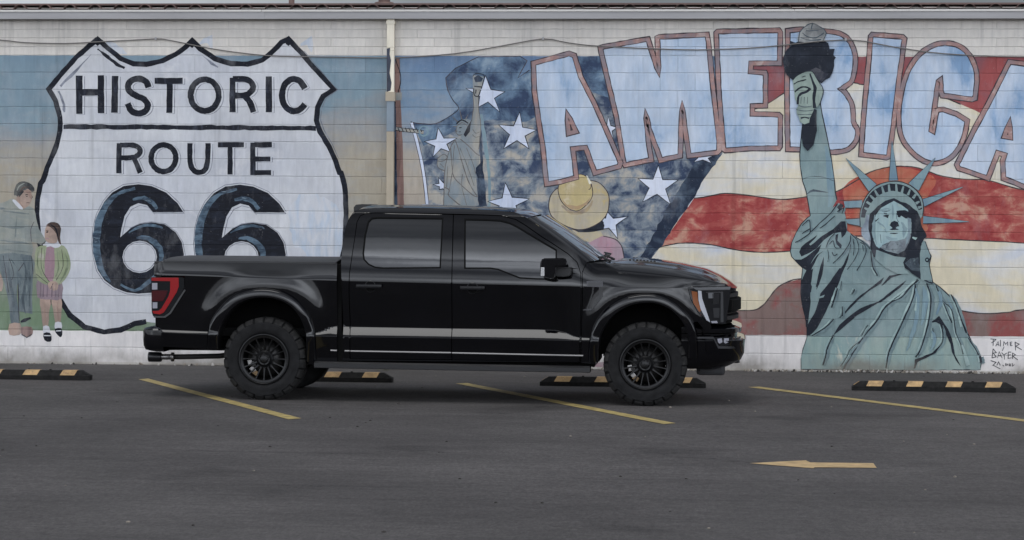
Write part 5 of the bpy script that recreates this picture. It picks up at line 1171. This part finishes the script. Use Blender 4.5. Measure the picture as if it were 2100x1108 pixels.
add_tube(bm, [(-.55, .36, .62), (-.1, .36, .50), (.1, .36, .50), (.62, .36, .56)], .022, 8); add_tube(bm, [(.22, .42, .36), (.05, .42, .75)], .03, 8)
obj('chassis', bm, matt, trk)
# running board, rocker strip
bm = bmesh.new()
a, b = tp(640, 741.5, -.04), tp(1214, 751.5, -.04); ya, yb = -.045, .20
sec = [(yb, -.004), (ya+.02, -.001), (ya, -.016), (ya, -.058), (ya+.03, -.064), (yb, -.064)]
L0 = [(a[0]+.02, y, a[1]+z) for y, z in sec]; L1 = [(b[0]-.02, y, b[1]+z) for y, z in sec]
A, B = [bm.verts.new(p) for p in L0], [bm.verts.new(p) for p in L1]
for i in range(6): bm.faces.new((A[i], B[i], B[(i+1) % 6], A[(i+1) % 6]))
bm.faces.new(A[::-1]); bm.faces.new(B); bmesh.ops.recalc_face_normals(bm, faces=bm.faces)
for x in (a[0]+.4, (a[0]+b[0])/2, b[0]-.4): add_box(bm, x, x+.06, .05, .40, a[1]-.06, a[1]-.03)
bm2 = bm.copy(); obj('running_board', bm, satin, trk); bmesh.ops.scale(bm2, vec=(1, -1, 1), verts=bm2.verts); bm2.transform(Matrix.Translation((0, 2*HW, 0))); bmesh.ops.reverse_faces(bm2, faces=bm2.faces); obj('running_board', bm2, satin, trk)
bm = bmesh.new()
for p0, p1 in (((678, 718.5), (691, 719)), ((707, 719.5), (717, 719.8)), ((719, 720), (925, 723.5)), ((927, 723.7), (1196, 729.5))):
    s0, s1 = sidept(*p0), sidept(*p1); y0, y1 = side_y(*s0), side_y(*s1)
    vs = [[bm.verts.new((s[0], y+dy, s[1]+dz)) for dy, dz in ((.01, .010), (-.006, .006), (-.013, -.004), (-.010, -.010), (.01, -.014))] for s, y in ((s0, y0), (s1, y1))]
    for i in range(5): bm.faces.new((vs[0][i], vs[1][i], vs[1][(i+1) % 5], vs[0][(i+1) % 5]))
    bm.faces.new(vs[0][::-1]); bm.faces.new(vs[1])
bmesh.ops.recalc_face_normals(bm, faces=bm.faces); obj('rocker_molding', bm, mat('molding', (.10, .10, .105), .3, metal=.6), trk)
# tonneau, tailgate, bed rail cap
bm = bmesh.new(); rows = []
for i in range(9):
    x = -1.02+i/8*1.70; rows.append([])
    for k in range(17):
        u = k/16; rows[-1].append(bm.verts.new((x, .10+1.82*u, 1.352+.030*(1-abs(2*u-1)**4)-.004*i/8)))
for A, B in zip(rows, rows[1:]):
    for k in range(16): bm.faces.new((A[k], B[k], B[k+1], A[k+1])).smooth = True
bmesh.ops.recalc_face_normals(bm, faces=bm.faces)
add_box(bm, -1.02, .68, .105, 1.915, 1.30, 1.351)
obj('tonneau_cover', bm, noisy(mat('tonneau_vinyl', (.022, .022, .024), .5), 40, .9, 1.1), trk)
for y in (.068, 2*HW-.128): bm = bmesh.new(); add_box(bm, -1.10, .685, y, y+.06, 1.325, 1.347, .006); obj('rail_cap', bm, plast, trk)
bm = bmesh.new(); add_box(bm, -1.115, -1.05, .16, 1.86, .70, 1.345, .02); tg = obj('tailgate', bm, blk, trk)
bm = bmesh.new(); add_box(bm, -1.13, -1.114, .88, 1.14, 1.18, 1.25, .006); obj('handle', bm, plast, tg)
# bumpers
def loft_bumper(name, sil, xs0, sgn, m, hw=.955, pw=(2.3, 6)):
    """sil: (front x, z, side inset) from top to bottom"""
    bm = bmesh.new(); rows = []
    for xf, z, ins in sil:
        r_ = []
        for k in range(49):
            a = math.pi*k/48; cx_, sy_ = math.sin(a), math.cos(a)
            x = xs0+(xf-xs0)*abs(cx_)**(2/pw[0]); y = HW-(hw-ins)*math.copysign(abs(sy_)**(2/pw[1]), sy_); r_.append(bm.verts.new((x, y, z)))
        rows.append(r_)
    for A, B in zip(rows, rows[1:]):
        for k in range(48): bm.faces.new((A[k], A[k+1], B[k+1], B[k])).smooth = True
    bm.faces.new(rows[0]); bm.faces.new(rows[-1][::-1]); bmesh.ops.recalc_face_normals(bm, faces=bm.faces)
    return obj(name, bm, m, trk, angle=30)
S = lambda px, py, Y=.9: (on_y(px, py, Y).x, on_y(px, py, Y).z)
fs = [(1506, 663, .05), (1512, 664, .03), (1521, 668, .02), (1521, 676, .022), (1513, 678, .05), (1512, 687, .055), (1526, 689.5, .006), (1529, 692, .0), (1528, 700, .006), (1527, 719, .016), (1520, 733, .03), (1500, 743, .06), (1489, 748, .09)]
fb = loft_bumper('front_bumper', [(*S(x, y), i) for x, y, i in fs], 4.02, 1, [blk])
def bump_y(x, z=None, xf=4.62, xs0=4.02, hw=.955): 
    t = min(1, max(0, (x-xs0)/(xf-xs0))); return HW-hw*(max(0, 1-t**2.3))**(1/6)
def bpanel(name, L, m, par, off, fl=.02):
    w_ = []
    for x, y in L:
        Y = .1
        for _ in range(5): q = tp(x, y, Y); Y = bump_y(q[0])+off
        w_.append(q)
    return panel(name, w_, [m], par, off=off, flange=fl, d=.02, world=True, yf=lambda x, z: bump_y(x))
fg = bpanel('fog_light', [(1464, 692), (1503, 691), (1498, 706), (1492, 709), (1476, 709), (1471, 704)], tsmoke, fb, -.004)
bpanel('fog_lens', [(1471, 695), (1480, 694), (1482, 702), (1476, 705), (1473, 703)], tclear, fg, -.007); bpanel('fog_lens', [(1485, 694), (1495, 694), (1494, 702), (1488, 705), (1484, 702)], tclear, fg, -.007)
bpanel('bumper_trim', [(1424, 691), (1463, 691), (1474, 710), (1504, 711), (1516, 690), (1520, 690), (1508, 715), (1473, 715), (1463, 695), (1424, 694.5)], dchrome, fb, -.005, .012)
bm = bmesh.new(); add_box(bm, *[v for p in ((tp(1428, 770, .35)[0], tp(1487, 747, .35)[0]), (.30, 1.72), (tp(1450, 769.5, .35)[1], tp(1450, 745, .35)[1])) for v in p], .035); obj('air_dam', bm, noisy(mat('air_dam_plastic', (.022, .022, .024), .7), 20, .8, 1.2), trk)
for y in (.55, 1.47):
    bm = bmesh.new(); q = tp(1517, 741, y); add_tube(bm, [(4.35, y, q[1]+.01), (q[0]-.02, y, q[1]), (q[0], y, q[1])], [.022, .02, .014], 8)
    obj('tow_hook', bm, plast, trk)
rs = [(302, 671, .10), (300, 674, .09), (299.5, 690, .085), (301, 706, .09), (305, 714, .10), (322, 718, .14)]
rb = loft_bumper('rear_bumper', [(*S(x, y, .45), i) for x, y, i in rs], -1.02, -1, [blk], hw=.99, pw=(6, 7))
# grille seen edge on
bm = bmesh.new()
def plan(y, xf, c=.12): return xf-c*abs((y-HW)/.80)**2.4
def gbar(xf, z0, z1_, c=.12, y0=.24, back=4.36, mi=0):
    A, B, Cc, Dd = [], [], [], []
    for k in range(21):
        y = y0+(2*HW-2*y0)*k/20; x = plan(y, xf, c); A.append(bm.verts.new((x, y, z0+.006))); B.append(bm.verts.new((x, y, z1_-.006))); Cc.append(bm.verts.new((x-.02, y, z1_))); Dd.append(bm.verts.new((x-.02, y, z0)))
    E_, F_ = [bm.verts.new((back, v.co.y, z1_)) for v in A], [bm.verts.new((back, v.co.y, z0)) for v in A]
    for P0, P1 in ((A, B), (B, Cc), (Cc, E_), (Dd, A), (F_, Dd)):
        for k in range(20): f = bm.faces.new((P0[k], P0[k+1], P1[k+1], P1[k])); f.material_index = mi
    for k in (0, 20): bm.faces.new((A[k], B[k], Cc[k], E_[k], F_[k], Dd[k])).material_index = mi
zz = lambda y: on_y(1510, y, .8).z
X_ = lambda x: on_y(x, 620, .8).x
gbar(X_(1502), zz(662), zz(588), mi=0)
gbar(X_(1514), zz(608), zz(599), mi=1); gbar(X_(1515), zz(653), zz(643), mi=1); gbar(X_(1520), zz(635), zz(611), mi=2, c=.10); gbar(X_(1512), zz(618), zz(605), mi=0); gbar(X_(1511), zz(641), zz(637), mi=1)
bmesh.ops.recalc_face_normals(bm, faces=bm.faces); obj('grille', bm, [matt, mat('grille_bar', (.02, .02, .022), .6, spec=.2), matt], trk)
# lamps
hl = [(1411.5, 592), (1414.5, 589.5), (1420, 588.3), (1499, 587.5), (1497, 610), (1488, 664.5), (1457.5, 664), (1449.5, 658.5), (1431, 639), (1417, 613)]
hlo = panel('headlight', hl, [tsmoke], trk, off=-.003, flange=.05, d=.02)
for nm, L, m_, of in (('amber_marker', [(1418, 597), (1430, 599), (1431, 613), (1437.5, 638), (1434, 640), (1422, 622)], amber, -.006),
                      ('light_strip', [(1431.5, 596), (1438.5, 597), (1440, 612), (1446, 630), (1456.5, 661), (1449, 657), (1437, 634), (1432.5, 615)], drl, -.007),
                      ('light_strip', [(1422, 590.5), (1498, 589.5), (1497, 594.5), (1440, 595.5), (1428, 595)], mat('lamp_bezel', (.10, .102, .106), .35, metal=.5), -.006),
                      ('projector_lens', [(1452, 601), (1463, 600), (1463, 612), (1453, 612)], mat('lens_grey', (.14, .145, .155), .08, coat=1), -.007), ('projector_lens', [(1448, 599), (1483, 598.5), (1483, 600.5), (1448, 601)], dchrome, -.008), ('projector_lens', [(1478, 600), (1483, 600), (1484, 661), (1477.5, 661)], mat('lens_rim', (.045, .047, .05), .12, coat=1), -.007),
                      ('projector_lens', [(1461, 602), (1475, 602), (1474, 624), (1462, 624)], mat('lens_dark', (.014, .015, .017), .05, coat=1), -.007), ('projector_lens', [(1462, 632), (1476, 632), (1475, 652), (1464, 652)], mat('lens_dark_low', (.03, .031, .034), .06, coat=1), -.007), ('projector_lens', [(1458, 659), (1470, 658), (1472, 663), (1460, 663)], tclear, -.007)):
    panel(nm, L, [m_], hlo, off=of, flange=.01, d=.02)
panel('headlight', hl, [tsmoke], trk, off=-.003, flange=.05, d=.03, mirror=True)
tl = [(311.5, 568.5), (372, 568.5), (377.5, 571), (377.5, 590), (371, 605), (347, 640), (337, 648.5), (315, 648.5), (312.5, 640)]
tlo = panel('tail_light', tl, [tsmoke], trk, off=-.006, flange=.06, d=.02, yf=lambda x, z: side_y(max(x, -1.0), z)+.5*max(0, -1.0-x)**2)
yt = lambda x, z: side_y(max(x, -1.0), z)+.5*max(0, -1.0-x)**2
for nm, L, m_, of in (('red_lens', [(312, 569.5), (366, 569.5), (366.5, 588), (362, 600), (336, 641), (328, 645), (316, 643), (313, 638), (325, 637.5), (331, 633), (346, 607), (349, 595), (349, 577), (312, 576)], tred, -.011),
                      ('dark_red_lens', [(312.5, 596), (344, 596), (341, 606), (334, 618), (313, 618)], tdred, -.010),
                      ('clear_lens', [(313, 580.5), (323, 580.5), (323, 594), (313, 594)], tclear, -.010), ('clear_lens', [(314, 620), (323, 620), (323, 632.5), (314, 632.5)], tclear, -.010)):
    panel(nm, L, [m_], tlo, off=of, flange=.012, d=.02, yf=yt)
panel('tail_light_trim', [(316, 648.8), (337, 648.8), (347.5, 640.8), (378, 594), (380.5, 595.5), (350, 643.5), (339, 651.5), (316, 651.5)], [mat('lamp_trim', (.07, .07, .072), .3, metal=.5)], tlo, off=-.010, flange=.02, d=.02, yf=yt)
panel('tail_light', tl, [tred], trk, off=-.006, flange=.06, d=.03, mirror=True, yf=yt)
# mirror
def mirror(sd):
    bm = bmesh.new()
    hd = [(1108.5, 541), (1110, 534), (1114, 530), (1158, 529.5), (1163, 533), (1163, 545.5), (1140, 547.5), (1139, 570), (1130, 572.5), (1113, 568), (1108, 560)]
    pts = [tp(x, y, -.2) for x, y in hd]
    add_prism(bm, [[(x, -.24, z) for x, z in pts], [(x-.01, -.05, z) for x, z in pts]]); bmesh.ops.recalc_face_normals(bm, faces=bm.faces)
    bmesh.ops.bevel(bm, geom=[e for e in bm.edges if e.is_manifold and e.calc_face_angle(0) > .5], offset=.010, segments=3, affect='EDGES')
    if sd: bmesh.ops.scale(bm, vec=(1, -1, 1), verts=bm.verts); bm.transform(Matrix.Translation((0, 2*HW, 0))); bmesh.ops.reverse_faces(bm, faces=bm.faces)
    mo = obj('wing_mirror', bm, blk, trk, smooth=True, angle=30)
    bm = bmesh.new(); pts = [tp(x, y, -.08) for x, y in ((1138, 548), (1171, 549), (1174, 551), (1169, 566), (1150, 568.5), (1139, 567))]
    add_prism(bm, [[(x, -.12, z) for x, z in pts], [(x, .085, z) for x, z in pts]]); bmesh.ops.recalc_face_normals(bm, faces=bm.faces)
    bmesh.ops.bevel(bm, geom=bm.edges[:], offset=.006, segments=2, affect='EDGES')
    if sd: bmesh.ops.scale(bm, vec=(1, -1, 1), verts=bm.verts); bm.transform(Matrix.Translation((0, 2*HW, 0))); bmesh.ops.reverse_faces(bm, faces=bm.faces)
    obj('mirror_arm', bm, plast, mo)
    if not sd:
        bm = bmesh.new(); a, b = tp(1109, 548.5, -.24), tp(1116.5, 566.5, -.24); add_box(bm, a[0], b[0], -.246, -.228, b[1], a[1], .004)
        for k in range(8): z = b[1]+.006+(a[1]-b[1]-.012)*k/7; add_box(bm, a[0]+.003, b[0]-.003, -.249, -.244, z-.002, z+.002)
        obj('mirror_lamp', bm, mat('mirror_lens', (.5, .5, .5), .25), mo)
mirror(0); mirror(1)
# fender vent with its chequered bright plate
fv = panel('fender_vent', [(1203, 576.5), (1236, 576.5), (1236.5, 588), (1228, 589), (1203.5, 588.5)], [dchrome], trk, off=-.008, flange=.012, d=.02)
panel('vent_plate', [(1206.5, 579), (1232.5, 579), (1232.5, 586), (1206.5, 586)], [mat('plate_dark', (.05, .05, .052), .4, metal=.5)], fv, off=-.010, flange=.004, d=.02)
for L in ([(1215, 589), (1218.5, 589), (1217, 601), (1206, 633), (1203.5, 633), (1213.5, 601)], [(1228, 589), (1236, 588.5), (1236, 608), (1216, 634), (1213, 634), (1228, 607)], [(1195.5, 635), (1204, 633.4), (1214, 633.6), (1212, 636.6), (1196, 637)]):
    panel('vent_blade', L, [satin if L[0][0] != 1195.5 else dchrome], fv, off=-.009, flange=.012, d=.02)
# roof lamp housing
bm = bmesh.new(); a, b = tp(731, 429.5, .9), tp(769, 419, .9)
L = [(a[0], a[1]-.03), (a[0]-.002, a[1]+.02), (a[0]+.02, b[1]-.006), (a[0]+.08, b[1]), (b[0]-.03, b[1]-.002), (b[0], b[1]-.015), (b[0]+.02, a[1]-.03)]
add_prism(bm, [[(x, .72, z) for x, z in L], [(x, 1.30, z) for x, z in L]]); bmesh.ops.recalc_face_normals(bm, faces=bm.faces); obj('brake_lamp_housing', bm, plast, rf)
# exhaust
bm = bmesh.new(); q0, q1, q2 = tp(305, 732, .42), tp(331, 732, .42), tp(450, 733, .55)
Mx = lambda x, z, y: Matrix.Translation((x, y, z)) @ Matrix.Rotation(R(90), 4, 'Y')
add_lathe(bm, [(.036, .0), (.048, .0), (.05, .01), (.049, q1[0]-q0[0]-.01), (.045, q1[0]-q0[0])], 20, Mx(q0[0], q0[1], .42)); add_lathe(bm, [(.036, 0), (.036, .08), (0, .08)], 20, Mx(q0[0], q0[1], .42), 2)
add_lathe(bm, [(.028, 0), (.028, .10), (.045, .10), (.045, .125), (.026, .13)], 18, Mx(q1[0], q1[1], .42), 1); add_tube(bm, [(q1[0]+.12, .42, q1[1]), (q1[0]+.35, .46, q1[1]+.004), (q2[0], .56, q2[1]+.012), (q2[0]+.25, .62, q2[1]+.05)], .026, 12, 3)
obj('exhaust_pipe', bm, [satin, steel, matt, mat('pipe_steel', (.035, .034, .033), .6, metal=.5)], trk)

# ------------------------------------------------ wheels
def tyre_bm():
    bm = bmesh.new(); n = 168
    prof = [(.240, -.03), (.247, -.012), (.262, .000), (.285, .006), (.312, .008), (.340, .004), (.346, .0055), (.352, .002), (.358, -.001), (.374, -.013), (.389, -.032), (.402, -.058), (.402, -.10), (.396, -.103), (.396, -.112), (.402, -.115), (.402, -.185), (.396, -.188), (.396, -.197), (.402, -.20), (.402, -.245), (.396, -.27), (.380, -.285), (.35, -.295), (.25, -.28)]
    rings = []
    for j, (r, a) in enumerate(prof):
        ring = []
        for k in range(n):
            m = k % 7; lug = (k//7) % 2; rr, aa = r, a
            if 8 <= j <= 12:                 # shoulder lugs with grooves between, alternate ones longer
                if m == 0: rr -= .009; aa -= .014
                elif lug and j == 8: aa += .005
                elif not lug and j == 8: aa -= .004
                if j == 9 and m in (3, 4) and lug: aa -= .004
            elif 12 < j < 21 and (m+(j//4)*3) % 7 == 0: rr -= .008
            th = 2*math.pi*k/n; ring.append(bm.verts.new((rr*math.cos(th), rr*math.sin(th), aa)))
        rings.append(ring)
    for j, (A, B) in enumerate(zip(rings, rings[1:])):
        for k in range(n):
            f = bm.faces.new((A[k], A[(k+1) % n], B[(k+1) % n], B[k])); f.smooth = not 7 <= j <= 20; f.material_index = 1 if 8 <= j <= 20 and k % 7 > 0 else 0
    for a0, a1, r in ((.22, .56, .312), (.72, .80, .30), (1.5, 1.8, .315), (3.35, 3.75, .312), (4.4, 4.7, .312)):   # raised moulding marks on the sidewall
        k = 0
        while a0+k*.055 < a1:
            t = a0+k*.055; c, s = math.cos(t), math.sin(t)
            M = Matrix.Translation((r*c, r*s, .0075)) @ Matrix.Rotation(t, 4, 'Z'); n0 = len(bm.verts); add_box(bm, -.011, .011, -.005, .005, -.002, .0022); bm.verts.ensure_lookup_table()
            for v in bm.verts[n0:]: v.co = M @ v.co
            k += 1
    bmesh.ops.recalc_face_normals(bm, faces=bm.faces); return bm
def rim_bm(ph):
    bm = bmesh.new()
    add_lathe(bm, [(.241, -.03), (.247, -.004), (.243, .004), (.236, .006), (.229, .001), (.227, -.006), (.220, -.008), (.208, -.012), (.204, -.020), (.202, -.06), (.196, -.10), (.196, -.24), (.21, -.25)], 72)
    add_lathe(bm, [(.0001, -.016), (.030, -.016), (.036, -.020), (.038, -.028), (.044, -.030), (.046, -.024), (.056, -.022), (.060, -.028), (.066, -.040), (.080, -.050), (.086, -.056), (.086, -.08), (.0001, -.08)], 40)
    ns = 16
    for k in range(ns):
        t = 2*math.pi*(k+ph)/ns; M = Matrix.Rotation(t, 4, 'Z')
        st = [(.070, .0160, -.058), (.096, .0100, -.044), (.135, .0064, -.032), (.180, .0060, -.023), (.206, .0085, -.014)]; rows = []
        for r, hw, a in st: rows.append([bm.verts.new(M @ Vector((r, y, z))) for y, z in ((-hw, a-.026), (-hw, a-.003), (-hw+.003, a), (hw-.003, a), (hw, a-.003), (hw, a-.026))])
        for A, B in zip(rows, rows[1:]):
            for j in range(5): bm.faces.new((A[j], A[j+1], B[j+1], B[j])).smooth = False
    for k in range(6):
        t = 2*math.pi*k/6; bmesh.ops.create_cone(bm, cap_ends=True, segments=6, radius1=.0085, radius2=.0075, depth=.02, matrix=Matrix.Translation((.050*math.cos(t), .050*math.sin(t), -.020)))
    bmesh.ops.recalc_face_normals(bm, faces=bm.faces); return bm
def brake_bm():
    bm = bmesh.new()
    add_lathe(bm, [(.06, -.085), (.168, -.085), (.168, -.11), (.06, -.11)], 40, mi=0); add_lathe(bm, [(.0001, -.13), (.192, -.13), (.192, -.15)], 40, mi=3)
    for t, r, m_ in ((R(195), .150, 1), (R(222), .158, 1), (R(236), .165, 2), (R(205), .128, 0)):
        M = Matrix.Rotation(t, 4, 'Z') @ Matrix.Translation((r, 0, -.07)); n0 = len(bm.verts); f0 = len(bm.faces); add_box(bm, -.022, .022, -.03, .03, -.02, .012, .006, m_); bm.verts.ensure_lookup_table()
        for v in bm.verts[n0:]: v.co = M @ v.co
    return bm
ty0 = None
for cx, cz, ph in ((-.014, .4055, .0), (3.676, .3895, .5)):
    for sd in (0, 1):
        Mx_ = Matrix.Translation((cx, .012 if not sd else 2*HW-.012, cz+.002)) @ Matrix.Rotation(R(90 if not sd else -90), 4, 'X') @ Matrix.Rotation(R(90), 4, 'Z')
        if ty0 is None:
            m_r = obj('wheel', rim_bm(0), rimm, None, angle=40); m_t = obj('tyre', tyre_bm(), [rubber, noisy(mat('tread_dusty', (.023, .0225, .022), .8, spec=.2), 18, .6, 1.4)], None); m_b = obj('brake', brake_bm(), [mat('disc_dark', (.035, .034, .033), .4, metal=.7), steel, rusty, matt], None)
            ty0 = (m_r, m_t, m_b); r_, t_, b_ = ty0
        else:
            r_, t_, b_ = [o.copy() for o in ty0]
            for o in (r_, t_, b_): COL.objects.link(o)
        r_.parent = trk; r_.matrix_local = Matrix.Translation(-trk.location) @ Mx_ @ Matrix.Rotation(2*math.pi*ph/16, 4, 'Z')
        t_.parent = r_; t_.matrix_local = Matrix.Rotation(ph*1.1+sd, 4, 'Z'); b_.parent = r_; b_.matrix_local = Matrix.Rotation(-2*math.pi*ph/16+R(-90), 4, 'Z')
# ================================================================== wheel stops
srub = noisy(mat('stop_rubber', (.011, .0105, .010), .75, spec=.25), 25, .6, 1.7, bump=.003, bscale=120)
sorg = noisy(mat('stop_orange', (.54, .35, .16), .65), 14, .7, 1.15); worn(sorg, (.10, .07, .05, 1), .53, .68, 22)
def stop(px0, px1, py, label, first=[None]):
    """rubber stop: sloped sides, orange patches over the top and front slope"""
    a, b = on_g(px0, py), on_g(px1, py); Lh = 1.83
    if first[0] is None:
        root = empty('parking_stop', (0, 0, 0), label, 'parking stop', 'black and orange rubber parking stops'); bm = bmesh.new()
        W_, w2, H, fl = .150, .085, .100, .045; h2 = Lh/2
        sec = [(-.5*W_, 0), (-.5*W_, fl), (-.5*w2, H), (.5*w2, H), (.5*W_, fl), (.5*W_, 0)]
        xs = [(-h2, .55), (-h2+.012, .62), (-h2+.10, 1), (h2-.10, 1), (h2-.012, .62), (h2, .55)]
        rows = [[bm.verts.new((x, y, z if z <= fl or k == 1 else fl+(z-fl)*(k-.55)/.45)) for y, z in sec] for x, k in xs]
        for A, B in zip(rows, rows[1:]):
            for j in range(6): bm.faces.new((A[j], B[j], B[(j+1) % 6], A[(j+1) % 6]))
        bm.faces.new(rows[0]); bm.faces.new(rows[-1][::-1]); bmesh.ops.recalc_face_normals(bm, faces=bm.faces)
        for xc in (-.44, .44): bmesh.ops.create_cone(bm, cap_ends=True, segments=12, radius1=.016, radius2=.013, depth=.014, matrix=Matrix.Translation((xc, 0, H+.004)))
        bd = obj('body', bm, srub); bd.parent = root; parts = [bd]
        for xc in (-.66, -.215, .225, .665):
            bm = bmesh.new(); e = .003; sk = .03; hw = .085
            q = [(-.5*W_-.001, fl+.006), (-.5*w2-e*.4, H+e), (.5*w2+e*.4, H+e), (.5*W_+.001, fl+.006)]
            A = [bm.verts.new((xc-hw+sk*(j in (1, 2))-.012, y, z)) for j, (y, z) in enumerate(q)]; B = [bm.verts.new((xc+hw+sk*(j in (1, 2))-.012, y, z)) for j, (y, z) in enumerate(q)]
            for j in range(3): bm.faces.new((A[j], B[j], B[j+1], A[j+1]))
            bmesh.ops.recalc_face_normals(bm, faces=bm.faces)
            for f in bm.faces:
                if f.normal.z < 0: f.normal_flip()
            o = obj('reflector_patch', bm, sorg); o.parent = root; parts.append(o)
        for xe, s_ in ((-h2, -1), (h2, 1)):
            bm = bmesh.new(); A = [bm.verts.new(p) for p in ((xe-s_*.022, -.05, fl+.012), (xe-s_*.022, .05, fl+.012), (xe-s_*.085, .032, H-.004), (xe-s_*.085, -.032, H-.004))]
            f = bm.faces.new(A); f.normal_update()
            if f.normal.z < 0: f.normal_flip()
            bm.transform(Matrix.Translation((s_*.002, 0, .003)))
            if s_ < 0: o = obj('reflector_patch', bm, sorg); o.parent = root; parts.append(o)
            else: bm.free()
        first[0] = (root, parts)
    else:
        r0, parts = first[0]; root = r0.copy(); COL.objects.link(root); root['label'] = label
        for p in parts: c = p.copy(); COL.objects.link(c); c.parent = root
    d = b-a; ctr = (a+b)/2; s = d.length/Lh
    root.location = (ctr.x, ctr.y+.075, gz(ctr.x, ctr.y)); root.rotation_euler = (0, 0, R((px0 % 7)*.25-.5)); root.scale = (max(.8, min(1.15, s)), 1, 1)
stop(1752, 2077, 803.5, 'rubber parking stop standing clear of the pickup in front of the painted statue')
stop(1108, 1444, 794, 'black and orange rubber parking stop half hidden behind the front wheel of the pickup')
stop(478, 804, 783, 'black and orange rubber parking stop poking out beyond the rear wheel under the pickup')
stop(-142, 187, 778.5, 'black and orange rubber parking stop at the left edge below the painted father and girl')

# weeds and a little rubble where the wall meets the lot behind the pickup
random.seed(5)
wg = noisy(mat('weed_green', (.085, .095, .035), .7), 30, .7, 1.4)
def weed(px, py, n, hgt, label):
    o = on_g(px, py); bm = bmesh.new()
    for k in range(n):
        a = random.uniform(0, 6.28); l = hgt*random.uniform(.5, 1.1); sp = random.uniform(.2, 1.0); bx, by = random.gauss(0, .05), random.gauss(0, .015); w_ = random.uniform(.004, .009)
        d = Vector((math.cos(a), math.sin(a)*.5, 0)); q = Vector((-d.y, d.x, 0))*w_; b0 = Vector((o.x+bx, o.y+by, o.z)); row = []
        for t in (0, .4, .75, 1): p = b0+d*(l*sp*t*t)+Vector((0, 0, l*t*(1-.35*t*sp))); row.append((bm.verts.new(p-q*(1-t*.9)), bm.verts.new(p+q*(1-t*.9))))
        for A, B in zip(row, row[1:]): bm.faces.new((A[0], A[1], B[1], B[0]))
    tag(obj('weed_tuft', bm, wg), label, 'weeds', 'weeds at the foot of the wall')
weed(1214, 757, 46, .07, 'low green weed tuft at the wall foot just left of the front wheel'); weed(1200, 758, 26, .05, 'small sparse weed tuft at the wall foot beneath the front door')
weed(790, 760, 18, .05, 'thin weed tuft at the wall foot beneath the rear door')
